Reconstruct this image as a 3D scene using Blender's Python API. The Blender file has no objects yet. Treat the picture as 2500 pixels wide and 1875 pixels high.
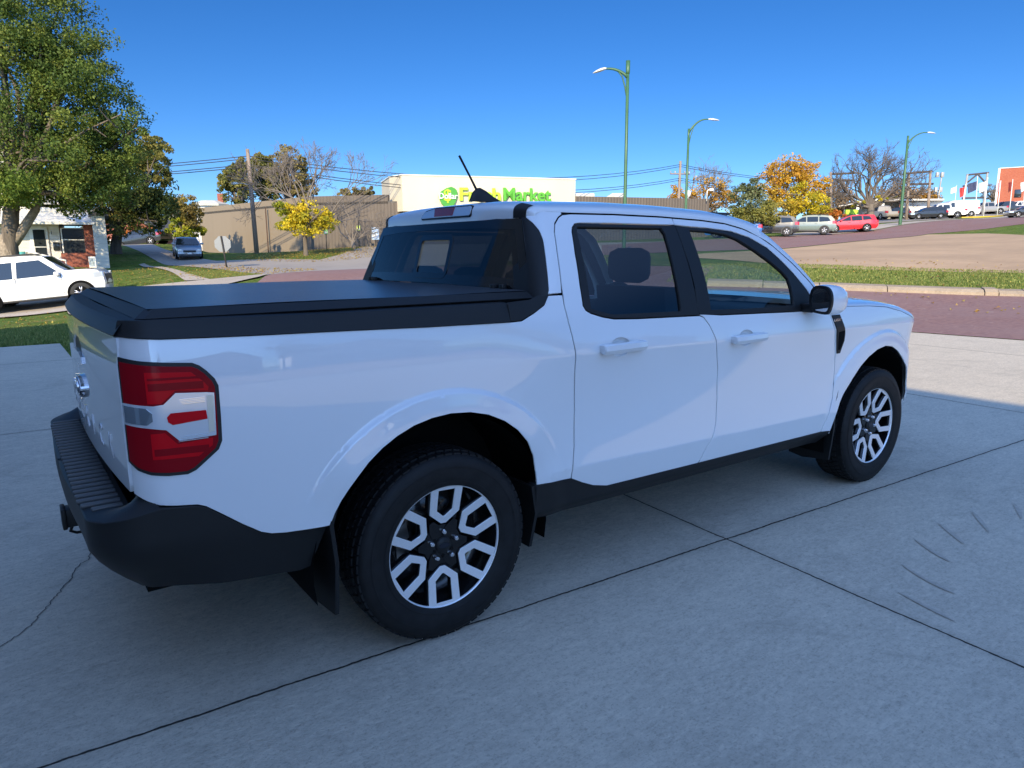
import bpy, bmesh, math, random
import numpy as np
from mathutils import Vector, Matrix
from mathutils.geometry import delaunay_2d_cdt

# ------------------------------------------------------------------ camera, sky, sun, exposure
scene = bpy.context.scene
COL = scene.collection
CAM = np.array([-1.25292522, -3.05622867, 1.44912801])
YAW, PIT, ROL = [math.radians(v) for v in (54.24861818, -10.66014971, -0.37517965)]
FPX = 1728.2275
_d = np.array([math.cos(PIT)*math.cos(YAW), math.cos(PIT)*math.sin(YAW), math.sin(PIT)])
_r = np.array([math.sin(YAW), -math.cos(YAW), 0.0]); _u = np.cross(_r, _d)
_r2 = math.cos(ROL)*_r + math.sin(ROL)*_u; _u2 = -math.sin(ROL)*_r + math.cos(ROL)*_u
cam = bpy.data.cameras.new('camera'); camo = bpy.data.objects.new('camera', cam); COL.objects.link(camo)
cam.sensor_width = 36; cam.sensor_fit = 'HORIZONTAL'; cam.lens = FPX/2500*36
cam.clip_start = .05; cam.clip_end = 6000
M = Matrix.Identity(4)
for i in range(3):
    M[i][0], M[i][1], M[i][2], M[i][3] = _r2[i], _u2[i], -_d[i], CAM[i]
camo.matrix_world = M
scene.camera = camo

SUN_AZ, SUN_EL = math.radians(44+180), math.radians(25)     # direction towards the sun
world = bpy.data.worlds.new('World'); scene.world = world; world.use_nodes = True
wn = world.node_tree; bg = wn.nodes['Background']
sky = wn.nodes.new('ShaderNodeTexSky'); sky.sky_type = 'NISHITA'; sky.sun_disc = False
sky.sun_elevation = SUN_EL; sky.sun_rotation = math.pi/2 - SUN_AZ
sky.air_density = 1.0; sky.dust_density = 0.0; sky.ozone_density = 5.0; sky.altitude = 3000
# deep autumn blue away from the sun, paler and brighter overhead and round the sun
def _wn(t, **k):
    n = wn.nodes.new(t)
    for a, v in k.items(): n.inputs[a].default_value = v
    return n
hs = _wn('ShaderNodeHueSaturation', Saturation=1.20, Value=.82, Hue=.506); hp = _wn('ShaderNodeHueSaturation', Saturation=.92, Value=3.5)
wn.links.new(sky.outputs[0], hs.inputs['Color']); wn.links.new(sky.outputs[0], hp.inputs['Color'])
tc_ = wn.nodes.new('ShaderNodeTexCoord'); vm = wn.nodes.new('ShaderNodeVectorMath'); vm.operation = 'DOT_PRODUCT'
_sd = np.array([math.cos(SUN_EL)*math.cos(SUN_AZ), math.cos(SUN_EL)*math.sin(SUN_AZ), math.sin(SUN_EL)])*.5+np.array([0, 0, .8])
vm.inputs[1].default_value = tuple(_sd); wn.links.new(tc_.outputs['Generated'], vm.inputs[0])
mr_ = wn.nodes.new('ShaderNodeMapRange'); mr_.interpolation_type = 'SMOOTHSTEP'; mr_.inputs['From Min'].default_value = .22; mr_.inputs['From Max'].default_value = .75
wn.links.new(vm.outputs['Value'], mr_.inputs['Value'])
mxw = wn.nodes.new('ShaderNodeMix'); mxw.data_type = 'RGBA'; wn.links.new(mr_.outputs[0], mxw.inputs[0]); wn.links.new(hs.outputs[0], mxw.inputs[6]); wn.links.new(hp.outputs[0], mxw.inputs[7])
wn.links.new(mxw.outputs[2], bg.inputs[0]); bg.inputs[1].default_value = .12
sunl = bpy.data.lights.new('sun', 'SUN'); sunl.energy = 5.0; sunl.angle = math.radians(.5); sunl.color = (1, .83, .54)
suno = bpy.data.objects.new('sun', sunl); COL.objects.link(suno)
sdir = Vector((math.cos(SUN_EL)*math.cos(SUN_AZ), math.cos(SUN_EL)*math.sin(SUN_AZ), math.sin(SUN_EL)))
suno.rotation_euler = sdir.to_track_quat('Z', 'Y').to_euler(); suno.location = (-20, -20, 40)
scene.view_settings.view_transform = 'Standard'; scene.view_settings.look = 'None'
scene.view_settings.exposure = 0.55; scene.view_settings.gamma = 1
scene.cycles.max_bounces = 8; scene.cycles.transparent_max_bounces = 12

# ------------------------------------------------------------------ helpers
def smst(a, b, x):
    t = np.clip((np.asarray(x, float)-a)/(b-a), 0, 1); return t*t*(3-2*t)

def at(u, v, dist):
    """world point seen at pixel (u,v) of a 2212 px wide view of the photo, dist metres ahead"""
    s = 2500/2212
    D = _d + _r2*(u*s-1250)/FPX - _u2*(v*s-937.5)/FPX
    h = D[0]*math.cos(YAW)+D[1]*math.sin(YAW)
    return CAM + D*(dist/h)

def tag(o, label=None, cat=None, group=None, kind=None):
    for k, v in (('label', label), ('category', cat), ('group', group), ('kind', kind)):
        if v: o[k] = v
    return o

def empty(name, loc=(0, 0, 0), rz=0.0, label=None, cat=None, group=None):
    o = bpy.data.objects.new(name, None); COL.objects.link(o)
    o.location = loc; o.rotation_euler = (0, 0, rz); o.empty_display_size = .2
    return tag(o, label, cat, group)

def mesh_obj(name, verts, faces, mat=None, parent=None, smooth=False, normals=None, mats=None, midx=None):
    me = bpy.data.meshes.new(name)
    me.from_pydata([tuple(map(float, v)) for v in verts], [], [tuple(map(int, f)) for f in faces])
    if mats:
        for m in mats: me.materials.append(m)
        if midx is not None: me.polygons.foreach_set('material_index', np.asarray(midx, np.int32))
    elif mat: me.materials.append(mat)
    me.update()
    if smooth: me.polygons.foreach_set('use_smooth', np.ones(len(me.polygons), bool))
    if normals is not None:
        me.polygons.foreach_set('use_smooth', np.ones(len(me.polygons), bool))
        me.normals_split_custom_set_from_vertices([tuple(map(float, n)) for n in normals])
    o = bpy.data.objects.new(name, me); COL.objects.link(o)
    if parent: o.parent = parent
    return o

class MB:
    """collects shapes into ONE mesh"""
    def __init__(s): s.v = []; s.f = []; s.sm = []; s.mi = []; s.m = 0
    def add(s, v, f, smooth=False):
        b = len(s.v); s.v += [tuple(map(float, p)) for p in v]; s.f += [tuple(int(i)+b for i in q) for q in f]
        s.sm += [smooth]*len(f); s.mi += [s.m]*len(f); return s
    def box(s, x0, x1, y0, y1, z0, z1, bev=0.0, rz=0, c=None):
        b = min(bev, (x1-x0)*.45, (y1-y0)*.45, (z1-z0)*.45)
        bm = bmesh.new(); bmesh.ops.create_cube(bm, size=1)
        for v in bm.verts: v.co = Vector(((x0+x1)/2+v.co.x*(x1-x0), (y0+y1)/2+v.co.y*(y1-y0), (z0+z1)/2+v.co.z*(z1-z0)))
        if b > 0: bmesh.ops.bevel(bm, geom=bm.edges[:], offset=b, segments=2, affect='EDGES', profile=.5)
        if rz:
            cc = Vector(c) if c is not None else Vector(((x0+x1)/2, (y0+y1)/2, 0))
            R = Matrix.Rotation(rz, 3, 'Z')
            for v in bm.verts: v.co = R @ (v.co-cc) + cc
        bm.verts.index_update(); s.add([v.co[:] for v in bm.verts], [[v.index for v in f.verts] for f in bm.faces], b > 0); bm.free(); return s
    def tube(s, pts, rad, n=8, caps=True, smooth=True):
        P = [Vector(p) for p in pts]; R = rad if hasattr(rad, '__len__') else [rad]*len(P)
        t = (P[1]-P[0]).normalized(); a = t.orthogonal().normalized(); V = []; F = []
        for i, p in enumerate(P):
            t = (P[min(i+1, len(P)-1)]-P[max(i-1, 0)]).normalized()
            a = (a - t*a.dot(t)); a = a.normalized() if a.length > 1e-6 else t.orthogonal().normalized(); b = t.cross(a)
            for k in range(n):
                g = 2*math.pi*k/n; V.append(p+a*(R[i]*math.cos(g))+b*(R[i]*math.sin(g)))
        for i in range(len(P)-1):
            for k in range(n): F.append((i*n+k, i*n+(k+1) % n, (i+1)*n+(k+1) % n, (i+1)*n+k))
        if caps: F.append(tuple(range(n))[::-1]); F.append(tuple((len(P)-1)*n+k for k in range(n)))
        return s.add(V, F, smooth)
    def prism(s, poly, z0, z1, axis=2, smooth=False):
        """poly: 2-D outline, extruded along axis (0: (y,z), 1: (x,z), 2: (x,y))"""
        n = len(poly)
        def mk(p, h): return {2: (p[0], p[1], h), 1: (p[0], h, p[1]), 0: (h, p[0], p[1])}[axis]
        V = [mk(p, z0) for p in poly]+[mk(p, z1) for p in poly]
        F = [tuple(range(n))[::-1], tuple(range(n, 2*n))]+[(i, (i+1) % n, n+(i+1) % n, n+i) for i in range(n)]
        return s.add(V, F, smooth)
    def lathe(s, prof, c, axis=1, n=48, smooth=True):
        """prof: (radius, height along axis)"""
        V = []; F = []
        for r, h in prof:
            for k in range(n):
                g = 2*math.pi*k/n; a, b = r*math.cos(g), r*math.sin(g)
                V.append({1: (c[0]+a, c[1]+h, c[2]+b), 2: (c[0]+a, c[1]+b, c[2]+h), 0: (c[0]+h, c[1]+a, c[2]+b)}[axis])
        for i in range(len(prof)-1):
            for k in range(n): F.append((i*n+k, i*n+(k+1) % n, (i+1)*n+(k+1) % n, (i+1)*n+k))
        return s.add(V, F, smooth)
    def grid(s, G, smooth=True):
        G = np.asarray(G, float); a, b = G.shape[:2]
        F = [(i*b+j, i*b+j+1, (i+1)*b+j+1, (i+1)*b+j) for i in range(a-1) for j in range(b-1)]
        return s.add(G.reshape(-1, 3), F, smooth)
    def build(s, name, mat, parent=None, recalc=True, auto=None, mats=None):
        me = bpy.data.meshes.new(name); me.from_pydata(s.v, [], s.f)
        for m in (mats or [mat]): me.materials.append(m)
        me.polygons.foreach_set('use_smooth', np.array(s.sm, bool))
        me.polygons.foreach_set('material_index', np.array(s.mi, np.int32)); me.update()
        if recalc:
            bm = bmesh.new(); bm.from_mesh(me); bmesh.ops.recalc_face_normals(bm, faces=bm.faces); bm.to_mesh(me); bm.free()
        if auto: me.set_sharp_from_angle(angle=math.radians(auto))
        o = bpy.data.objects.new(name, me); COL.objects.link(o)
        if parent: o.parent = parent
        return o

def inpoly(P, poly):
    P = np.asarray(P, float); x, y = P[:, 0], P[:, 1]; r = np.zeros(len(P), bool); n = len(poly); j = n-1
    for i in range(n):
        xi, yi = poly[i]; xj, yj = poly[j]
        c = ((yi > y) != (yj > y)) & (x < (xj-xi)*(y-yi)/((yj-yi) if yj != yi else 1e-12)+xi)
        r ^= c; j = i
    return r

def densify(poly, step, closed=True):
    out = []; n = len(poly)
    for i in range(n if closed else n-1):
        a = np.array(poly[i], float); b = np.array(poly[(i+1) % n], float); k = max(1, int(math.ceil(np.linalg.norm(b-a)/step)))
        for t in range(k): out.append(tuple(a+(b-a)*t/k))
    if not closed: out.append(tuple(poly[-1]))
    return out

def soften(poly, it=1):
    """Chaikin corner cutting"""
    for _ in range(it):
        o = []; n = len(poly)
        for i in range(n):
            a = np.array(poly[i], float); b = np.array(poly[(i+1) % n], float); o += [tuple(a*.75+b*.25), tuple(a*.25+b*.75)]
        poly = o
    return poly

def area2(poly): return sum(poly[i][0]*poly[(i+1) % len(poly)][1]-poly[(i+1) % len(poly)][0]*poly[i][1] for i in range(len(poly)))

def inset(poly, d):
    P = [np.array(p, float) for p in poly]; n = len(P); s = 1 if area2(poly) > 0 else -1; out = []
    for i in range(n):
        a = P[i]-P[i-1]; b = P[(i+1) % n]-P[i]
        na = np.array((-a[1], a[0]))/(np.linalg.norm(a)+1e-12); nb = np.array((-b[1], b[0]))/(np.linalg.norm(b)+1e-12)
        m = na+nb; L = np.linalg.norm(m)
        if L < .3: m = na; k = 1
        else: m = m/L; k = 1/max(.5, m@na)
        out.append(tuple(P[i]+s*d*k*m))
    return out

def tri2d(poly, step, holes=(), extra=None, edge_step=None):
    """triangulate a 2-D outline with inside points; returns pts, tris, list of boundary loops (index)"""
    es = edge_step or step
    loops = [densify(poly, es)]+[densify(h, es) for h in holes]
    P = []; E = []; LI = []
    for L in loops:
        b = len(P); P += L; n = len(L); E += [(b+i, b+(i+1) % n) for i in range(n)]; LI.append([b+i for i in range(n)])
    A = np.array(P)
    x0, y0 = A.min(0); x1, y1 = A.max(0)
    sx, sy = (step, step) if not hasattr(step, '__len__') else step
    gx, gy = np.meshgrid(np.arange(x0+sx/2, x1, sx), np.arange(y0+sy/2, y1, sy)); gx = gx+(np.arange(gx.shape[0]) % 2)[:, None]*sx*.5
    I = np.stack([gx.ravel(), gy.ravel()], 1)
    if extra is not None and len(extra): I = np.concatenate([np.asarray(extra, float), I])
    m = inpoly(I, loops[0])
    for L in loops[1:]: m &= ~inpoly(I, L)
    I = I[m]
    if len(I):
        keep = np.ones(len(I), bool)
        for k in range(0, len(I), 2000):
            d = np.sqrt(((I[k:k+2000, None]-A[None])**2).sum(-1)).min(1); keep[k:k+2000] = d > min(sx, sy)*.45
        I = I[keep]
    allp = [Vector(p) for p in P]+[Vector(p) for p in I]
    vo, eo, fo, vi, ei, fi = delaunay_2d_cdt(allp, E, [], 0, 1e-7)
    V = np.array([v[:] for v in vo]); mp = {}
    for k, src in enumerate(vi):
        for o_ in src: mp[o_] = k
    F = np.array([f for f in fo if len(f) == 3])
    C = V[F].mean(1); m = inpoly(C, loops[0])
    for L in loops[1:]: m &= ~inpoly(C, L)
    return V, F[m], [[mp[i] for i in L] for L in LI]

def surf_normals(S, V, sg, e=1e-3):
    a, b = V[:, 0], V[:, 1]
    du = S(a+e, b)-S(a-e, b); dv = S(a, b+e)-S(a, b-e)
    n = np.cross(du, dv); n /= (np.linalg.norm(n, axis=1)[:, None]+1e-12)
    return n*sg

def panel(name, poly, S, mat, parent, step=.04, gap=0.0, fold=.012, off=0.0, holes=(), extra=None, sg=1.0, mirror=False, edge_step=None, lip=None):
    """sheet of an outline on the surface S(a,b) -> xyz with exact normals and folded edges"""
    p = inset(poly, gap) if gap else list(poly)
    hs = [inset(h, -gap) if gap else h for h in holes]
    V, F, L = tri2d(p, step, hs, extra, edge_step)
    X = S(V[:, 0], V[:, 1]); N = surf_normals(S, V, sg); X = X+N*off
    fn = np.cross(X[F[:, 1]]-X[F[:, 0]], X[F[:, 2]]-X[F[:, 0]]); fl = (fn*N[F].mean(1)).sum(1) < 0
    F[fl] = F[fl][:, ::-1]
    verts = [*X]; nor = [*N]; faces = [tuple(f) for f in F]
    if fold:
        for lp in L:
            n = len(lp); c = X[lp]; b = len(verts); t = np.roll(c, -1, 0)-np.roll(c, 1, 0)
            o = np.cross(t, N[lp]); o /= np.linalg.norm(o, axis=1)[:, None]+1e-12
            # outward direction: away from the sheet
            ctr = V[lp]; out = np.array(inset([tuple(q) for q in ctr], -.003)) if lp is L[0] else np.array(inset([tuple(q) for q in ctr], .003))
            dirv = S(out[:, 0], out[:, 1])-S(ctr[:, 0], ctr[:, 1]); sgn = np.sign((dirv*o).sum(1)); sgn[sgn == 0] = 1; o = o*sgn[:, None]
            nn = (o*.8+N[lp]*.6)
            e1 = c+o*min(.0012, abs(fold)*.2)-N[lp]*min(.0012, abs(fold)*.2); e2 = c-N[lp]*fold
            for i in range(n): verts.append(e1[i]); nor.append(nn[i]/np.linalg.norm(nn[i]))
            for i in range(n): verts.append(e2[i]); nor.append(o[i])
            for i in range(n):
                j = (i+1) % n; q1 = (lp[i], lp[j], b+j, b+i); q2 = (b+i, b+j, b+n+j, b+n+i)
                fnv = np.cross(verts[q1[1]]-verts[q1[0]], verts[q1[3]]-verts[q1[0]])
                fn2 = np.cross(verts[q2[1]]-verts[q2[0]], verts[q2[3]]-verts[q2[0]])
                faces.append(q1 if fnv@nn[i] > 0 else q1[::-1]); faces.append(q2 if fn2@o[i] > 0 else q2[::-1])
    verts = np.array(verts); nor = np.array(nor)
    if mirror: verts = verts*(1, -1, 1); nor = nor*(1, -1, 1); faces = [f[::-1] for f in faces]
    return mesh_obj(name, verts, faces, mat, parent, normals=nor)

def copy_tree(o, parent=None):
    c = o.copy(); COL.objects.link(c); c.parent = parent
    for ch in list(o.children): copy_tree(ch, c)
    return c

def text_mesh(txt, size, depth, name, mat, parent, Mx, bold=0.0, align='CENTER'):
    cu = bpy.data.curves.new('txt', 'FONT'); cu.body = txt; cu.size = size; cu.extrude = depth; cu.align_x = align; cu.align_y = 'CENTER'
    cu.offset = bold; cu.resolution_u = 3
    to = bpy.data.objects.new('txt', cu); COL.objects.link(to)
    bpy.context.view_layer.update()
    me = bpy.data.meshes.new_from_object(to.evaluated_get(bpy.context.evaluated_depsgraph_get()))
    bpy.data.objects.remove(to); bpy.data.curves.remove(cu)
    me.transform(Mx); me.materials.clear(); me.materials.append(mat); me.name = name
    o = bpy.data.objects.new(name, me); COL.objects.link(o)
    if parent: o.parent = parent
    return o
# ------------------------------------------------------------------ materials
def pmat(name, col, rough=.5, metal=0, coat=0, coat_rough=.03, spec=.5, noise=None, bump=None, trans=0):
    """noise=(scale, amount, detail); bump=(scale, strength, distance)"""
    m = bpy.data.materials.new(name); m.use_nodes = True; nt = m.node_tree; p = nt.nodes['Principled BSDF']
    p.inputs['Base Color'].default_value = (*col, 1); p.inputs['Roughness'].default_value = rough; p.inputs['Metallic'].default_value = metal
    p.inputs['Coat Weight'].default_value = coat; p.inputs['Coat Roughness'].default_value = coat_rough; p.inputs['Specular IOR Level'].default_value = spec
    p.inputs['Transmission Weight'].default_value = trans
    if noise or bump:
        tc = nt.nodes.new('ShaderNodeTexCoord')
    if noise:
        n = nt.nodes.new('ShaderNodeTexNoise'); n.inputs['Scale'].default_value = noise[0]; n.inputs['Detail'].default_value = noise[2] if len(noise) > 2 else 5
        nt.links.new(tc.outputs['Object'], n.inputs['Vector'])
        r = nt.nodes.new('ShaderNodeValToRGB'); a = noise[1]
        r.color_ramp.elements[0].position = .3; r.color_ramp.elements[1].position = .7
        r.color_ramp.elements[0].color = (*[c*(1-a) for c in col], 1); r.color_ramp.elements[1].color = (*[min(1, c*(1+a)) for c in col], 1)
        nt.links.new(n.outputs[0], r.inputs[0]); nt.links.new(r.outputs[0], p.inputs['Base Color'])
    if bump:
        n2 = nt.nodes.new('ShaderNodeTexNoise'); n2.inputs['Scale'].default_value = bump[0]; n2.inputs['Detail'].default_value = 4
        nt.links.new(tc.outputs['Object'], n2.inputs['Vector'])
        b = nt.nodes.new('ShaderNodeBump'); b.inputs['Strength'].default_value = bump[1]; b.inputs['Distance'].default_value = bump[2] if len(bump) > 2 else .01
        nt.links.new(n2.outputs[0], b.inputs['Height']); nt.links.new(b.outputs[0], p.inputs['Normal'])
    return m

def glass_mat(name, tint, refl=1.0, ior=1.5, rough=.0):
    m = bpy.data.materials.new(name); m.use_nodes = True; nt = m.node_tree; nt.nodes.clear()
    o = nt.nodes.new('ShaderNodeOutputMaterial'); mx = nt.nodes.new('ShaderNodeMixShader'); t = nt.nodes.new('ShaderNodeBsdfTransparent')
    g = nt.nodes.new('ShaderNodeBsdfGlossy'); g.inputs['Roughness'].default_value = rough
    ge = nt.nodes.new('ShaderNodeNewGeometry'); dt = nt.nodes.new('ShaderNodeVectorMath'); dt.operation = 'DOT_PRODUCT'
    nt.links.new(ge.outputs['Normal'], dt.inputs[0]); nt.links.new(ge.outputs['Incoming'], dt.inputs[1]); prev = dt.outputs['Value']
    for op, v in (('ABSOLUTE', None), ('SUBTRACT', 'r'), ('POWER', 5), ('MULTIPLY_ADD', .93)):      # Schlick, the same from both sides
        q = nt.nodes.new('ShaderNodeMath'); q.operation = op
        if v == 'r': q.inputs[0].default_value = 1; nt.links.new(prev, q.inputs[1])
        else:
            nt.links.new(prev, q.inputs[0])
            if v is not None: q.inputs[1].default_value = v
            if op == 'MULTIPLY_ADD': q.inputs[2].default_value = .10
        prev = q.outputs[0]
    mul = nt.nodes.new('ShaderNodeMath'); mul.operation = 'MULTIPLY'; mul.inputs[1].default_value = refl
    t.inputs[0].default_value = (*tint, 1)
    nt.links.new(prev, mul.inputs[0]); nt.links.new(mul.outputs[0], mx.inputs[0]); nt.links.new(t.outputs[0], mx.inputs[1]); nt.links.new(g.outputs[0], mx.inputs[2])
    nt.links.new(mx.outputs[0], o.inputs[0]); return m

class NT:
    """small node-graph writer"""
    def __init__(s, name):
        s.m = bpy.data.materials.new(name); s.m.use_nodes = True; s.t = s.m.node_tree; s.p = s.t.nodes['Principled BSDF']
        s.tc = s.t.nodes.new('ShaderNodeTexCoord')
    def n(s, typ, **kw):
        x = s.t.nodes.new(typ)
        for k, v in kw.items():
            if hasattr(x, k) and k not in ('inputs',): setattr(x, k, v)
        return x
    def l(s, a, b): s.t.links.new(a, b)
    def noise(s, scale, detail=4, rough=.55, vec=None, dist=0):
        x = s.n('ShaderNodeTexNoise'); x.inputs['Scale'].default_value = scale; x.inputs['Detail'].default_value = detail; x.inputs['Roughness'].default_value = rough; x.inputs['Distortion'].default_value = dist
        s.l(vec if vec is not None else s.tc.outputs['Object'], x.inputs['Vector']); return x.outputs[0]
    def mapping(s, sc=(1, 1, 1), rot=(0, 0, 0), loc=(0, 0, 0)):
        x = s.n('ShaderNodeMapping'); x.inputs['Scale'].default_value = sc; x.inputs['Rotation'].default_value = rot; x.inputs['Location'].default_value = loc
        s.l(s.tc.outputs['Object'], x.inputs['Vector']); return x.outputs[0]
    def ramp(s, fac, stops):
        x = s.n('ShaderNodeValToRGB'); e = x.color_ramp.elements
        while len(e) < len(stops): e.new(.5)
        for i, (p, c) in enumerate(stops): e[i].position = p; e[i].color = (*c, 1) if len(c) == 3 else c
        s.l(fac, x.inputs[0]); return x.outputs[0]
    def mix(s, fac, a, b, mode='MIX'):
        x = s.n('ShaderNodeMix'); x.data_type = 'RGBA'; x.blend_type = mode
        for v, i in ((fac, 0), (a, 6), (b, 7)):
            if isinstance(v, (int, float)): x.inputs[i].default_value = v
            elif isinstance(v, tuple): x.inputs[i].default_value = (*v, 1)
            else: s.l(v, x.inputs[i])
        return x.outputs[2]
    def math(s, op, a, b=None, c=None):
        x = s.n('ShaderNodeMath'); x.operation = op
        for i, v in enumerate((a, b, c)):
            if v is None: continue
            if isinstance(v, (int, float)): x.inputs[i].default_value = v
            else: s.l(v, x.inputs[i])
        return x.outputs[0]
    def xyz(s):
        x = s.n('ShaderNodeSeparateXYZ'); s.l(s.tc.outputs['Object'], x.inputs[0]); return x.outputs
    def bump(s, h, strength=.3, dist=.01):
        b = s.n('ShaderNodeBump'); b.inputs['Strength'].default_value = strength; b.inputs['Distance'].default_value = dist
        s.l(h, b.inputs['Height']); s.l(b.outputs[0], s.p.inputs['Normal'])
    def col(s, c): s.l(c, s.p.inputs['Base Color'])
    def rough(s, v):
        if isinstance(v, (int, float)): s.p.inputs['Roughness'].default_value = v
        else: s.l(v, s.p.inputs['Roughness'])

WHITE = pmat('white_paint', (.80, .81, .82), .4, coat=1.0, coat_rough=.008)
WHITE.node_tree.nodes['Principled BSDF'].inputs['Coat IOR'].default_value = 1.8
BLKPL = pmat('black_plastic', (.011, .0115, .012), .5, spec=.35, bump=(900, .12, .001))
BLKGL = pmat('gloss_black', (.006, .006, .007), .08)
SEALM = pmat('rubber_seal', (.012, .012, .013), .6)
DARK = pmat('dark_void', (.006, .006, .006), .9, spec=.1)
TYRE = pmat('tyre_rubber', (.009, .009, .0095), .6, spec=.3, noise=(25, .3), bump=(300, .25, .002))
ALU = pmat('machined_aluminium', (.86, .86, .87), .36, metal=.55, noise=(300, .05))
CHROME = pmat('chrome', (.85, .85, .86), .06, metal=1)
STEEL = pmat('brake_steel', (.35, .34, .33), .35, metal=1)
VINYL = NT('vinyl_cover')
_n = VINYL.noise(5, 3, .6, VINYL.mapping((1, 14, 1))); VINYL.p.inputs['Base Color'].default_value = (.055, .058, .064, 1); VINYL.rough(.30)
VINYL.bump(VINYL.math('ADD', _n, VINYL.math('MULTIPLY', VINYL.noise(400, 2), .12)), .35, .01); VINYL = VINYL.m
REDLENS = pmat('red_lens', (.60, .003, .010), .35, coat=.10, coat_rough=.02, spec=.1)
REDDARK = pmat('deep_red_lens', (.27, .002, .008), .35, coat=.10, coat_rough=.02, spec=.1)
CLEARL = pmat('clear_lens', (.74, .76, .79), .16, metal=.4, coat=1, coat_rough=.03)
GLS_R = glass_mat('tinted_glass', (.34, .41, .44))
GLS_F = glass_mat('front_glass', (.66, .76, .74))
GLS_B = glass_mat('rear_glass', (.06, .064, .064), .75)
CLOTH = pmat('seat_cloth', (.03, .032, .036), .8, bump=(200, .3, .003))
# ------------------------------------------------------------------ pickup truck (axes: x forward, y to its left, origin under the rear axle)
WB = 3.076
_up = np.polyfit([1.034, 1.17, 1.45, 1.66], [.920, .893, .775, .640], 3)
_md = np.polyfit([.555, .76, 1.034], [.904, .893, .920], 2)
_sm = np.polyfit([.42, .60, .85, 1.05, 1.22], [.884, .897, .907, .906, .888], 4)
def wbase(x, z):
    zs = z+.017*(np.clip(x, .5, 3.2)-.7)
    crisp = np.where(zs > 1.034, np.polyval(_up, zs), np.where(zs > .555, np.polyval(_md, zs), np.interp(zs, [.3, .42, .555], [.878, .886, .904])))
    smooth = np.polyval(_sm, z)
    t = np.maximum(smst(.15, .75, x), smst(1.12, 1.22, z)*smst(.2, .42, x))
    return smooth*(1-t)+crisp*t
def wside(x, z):
    x = np.asarray(x, float); z = np.asarray(z, float)
    w = wbase(x, z)
    for cx in (0, WB):
        dx = x-cx; dz = z-.364; r = np.hypot(dx, dz); ang = np.abs(np.arctan2(dx, dz))
        w = w+.017*(1-smst(.582, .602, r))*(1-smst(.75, 1.15, ang))+.012*(1-smst(.50, .60, r))
    return w-.03*smst(.55, 1.05, -x)-.02*smst(2.9, 3.45, x)
RC = .10
def side(a, z):
    a = np.asarray(a, float); z = np.asarray(z, float)
    w = wside(a, z); x = a.copy() if a.shape else np.array(a); y = -w
    m = a < -.91; g = np.clip((-.91-a)/RC, 0, math.pi/2); ex = np.maximum(0, (-.91-a)-RC*math.pi/2)
    x = np.where(m, -.91-RC*np.sin(g), x); y = np.where(m, -(w-RC)-RC*np.cos(g)+ex, y)
    RN = .34; a1 = 3.39
    m = a > a1; g = np.clip((a-a1)/RN, 0, math.pi/2); ex = np.maximum(0, (a-a1)-RN*math.pi/2)
    x = np.where(m, a1+RN*np.sin(g), x); y = np.where(m, -(w-RN)-RN*np.cos(g)+ex, y)
    return np.stack([x, y, z], -1)
def X2A(x):
    if x > -.91: return x
    return -.91-RC*math.asin(min(.90, (-.91-x)/RC))
def XA(pts): return [(X2A(x), z) for x, z in pts]
SEAM = X2A(-1.0)

ring_pts = []
for cx in (0, WB):
    for r in (.53, .555, .572, .582, .590, .598, .606, .62, .645):
        for g in np.arange(-100, 101, 2.2): ring_pts.append((cx+r*math.sin(math.radians(g)), .364+r*math.cos(math.radians(g))))
crease_pts = [(x, 1.034-.017*(min(max(x, .5), 3.2)-.7)+d) for x in np.arange(.3, 3.3, .02) for d in (-.008, .0, .008)]
crease_pts += [(x, .555-.017*(min(max(x, .5), 3.2)-.7)+d) for x in np.arange(.5, 2.6, .02) for d in (-.008, 0, .008)]

truck = empty('pickup_truck', (0, 0, 0), 0, 'white four-door pickup truck with black bed cover parked on the concrete driveway in the foreground', 'pickup truck')

# --- outlines in (x, z), read off the side of the truck
RGAP = [(.724, 1.599), (.697, 1.587), (.663, 1.560), (.642, 1.523), (.617, 1.436), (.590, 1.320), (.579, 1.235), (.584, 1.17), (.595, 1.11), (.604, 1.05), (.610, .945), (.620, .804), (.620, .652), (.603, .509)]
RBOT = [(.603, .509), (.668, .476), (.734, .449), (.815, .430), (1.0, .427), (1.421, .423)]
BGAP = [(1.421, .423), (1.440, .447), (1.474, .501), (1.515, .558), (1.535, .615), (1.540, .733), (1.524, .883), (1.499, .967), (1.475, 1.037), (1.440, 1.100), (1.406, 1.139), (1.380, 1.148)]
BPIL = [(1.380, 1.148), (1.375, 1.170), (1.387, 1.279), (1.398, 1.42), (1.411, 1.565)]
RWIN = [(1.411, 1.565), (1.232, 1.565), (1.006, 1.566), (.803, 1.564), (.774, 1.560), (.751, 1.544), (.739, 1.524), (.713, 1.436), (.687, 1.307), (.678, 1.227), (.688, 1.208), (.712, 1.195), (.772, 1.177), (.836, 1.165), (.976, 1.158), (1.380, 1.148)]
RTOP = [(1.416, 1.599), (1.338, 1.602), (1.033, 1.606), (.773, 1.604)]
FTOP = [(1.416, 1.599), (1.628, 1.591), (1.802, 1.578), (1.931, 1.553), (2.038, 1.516), (2.125, 1.465), (2.237, 1.372), (2.340, 1.272), (2.420, 1.180), (2.458, 1.120)]
FGAP = [(2.458, 1.120), (2.480, 1.060), (2.515, .985), (2.561, .865), (2.578, .780), (2.580, .704), (2.569, .602), (2.527, .505), (2.490, .412)]
FBOT = [(2.490, .412), (1.9, .418), (1.421, .423)]
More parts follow.
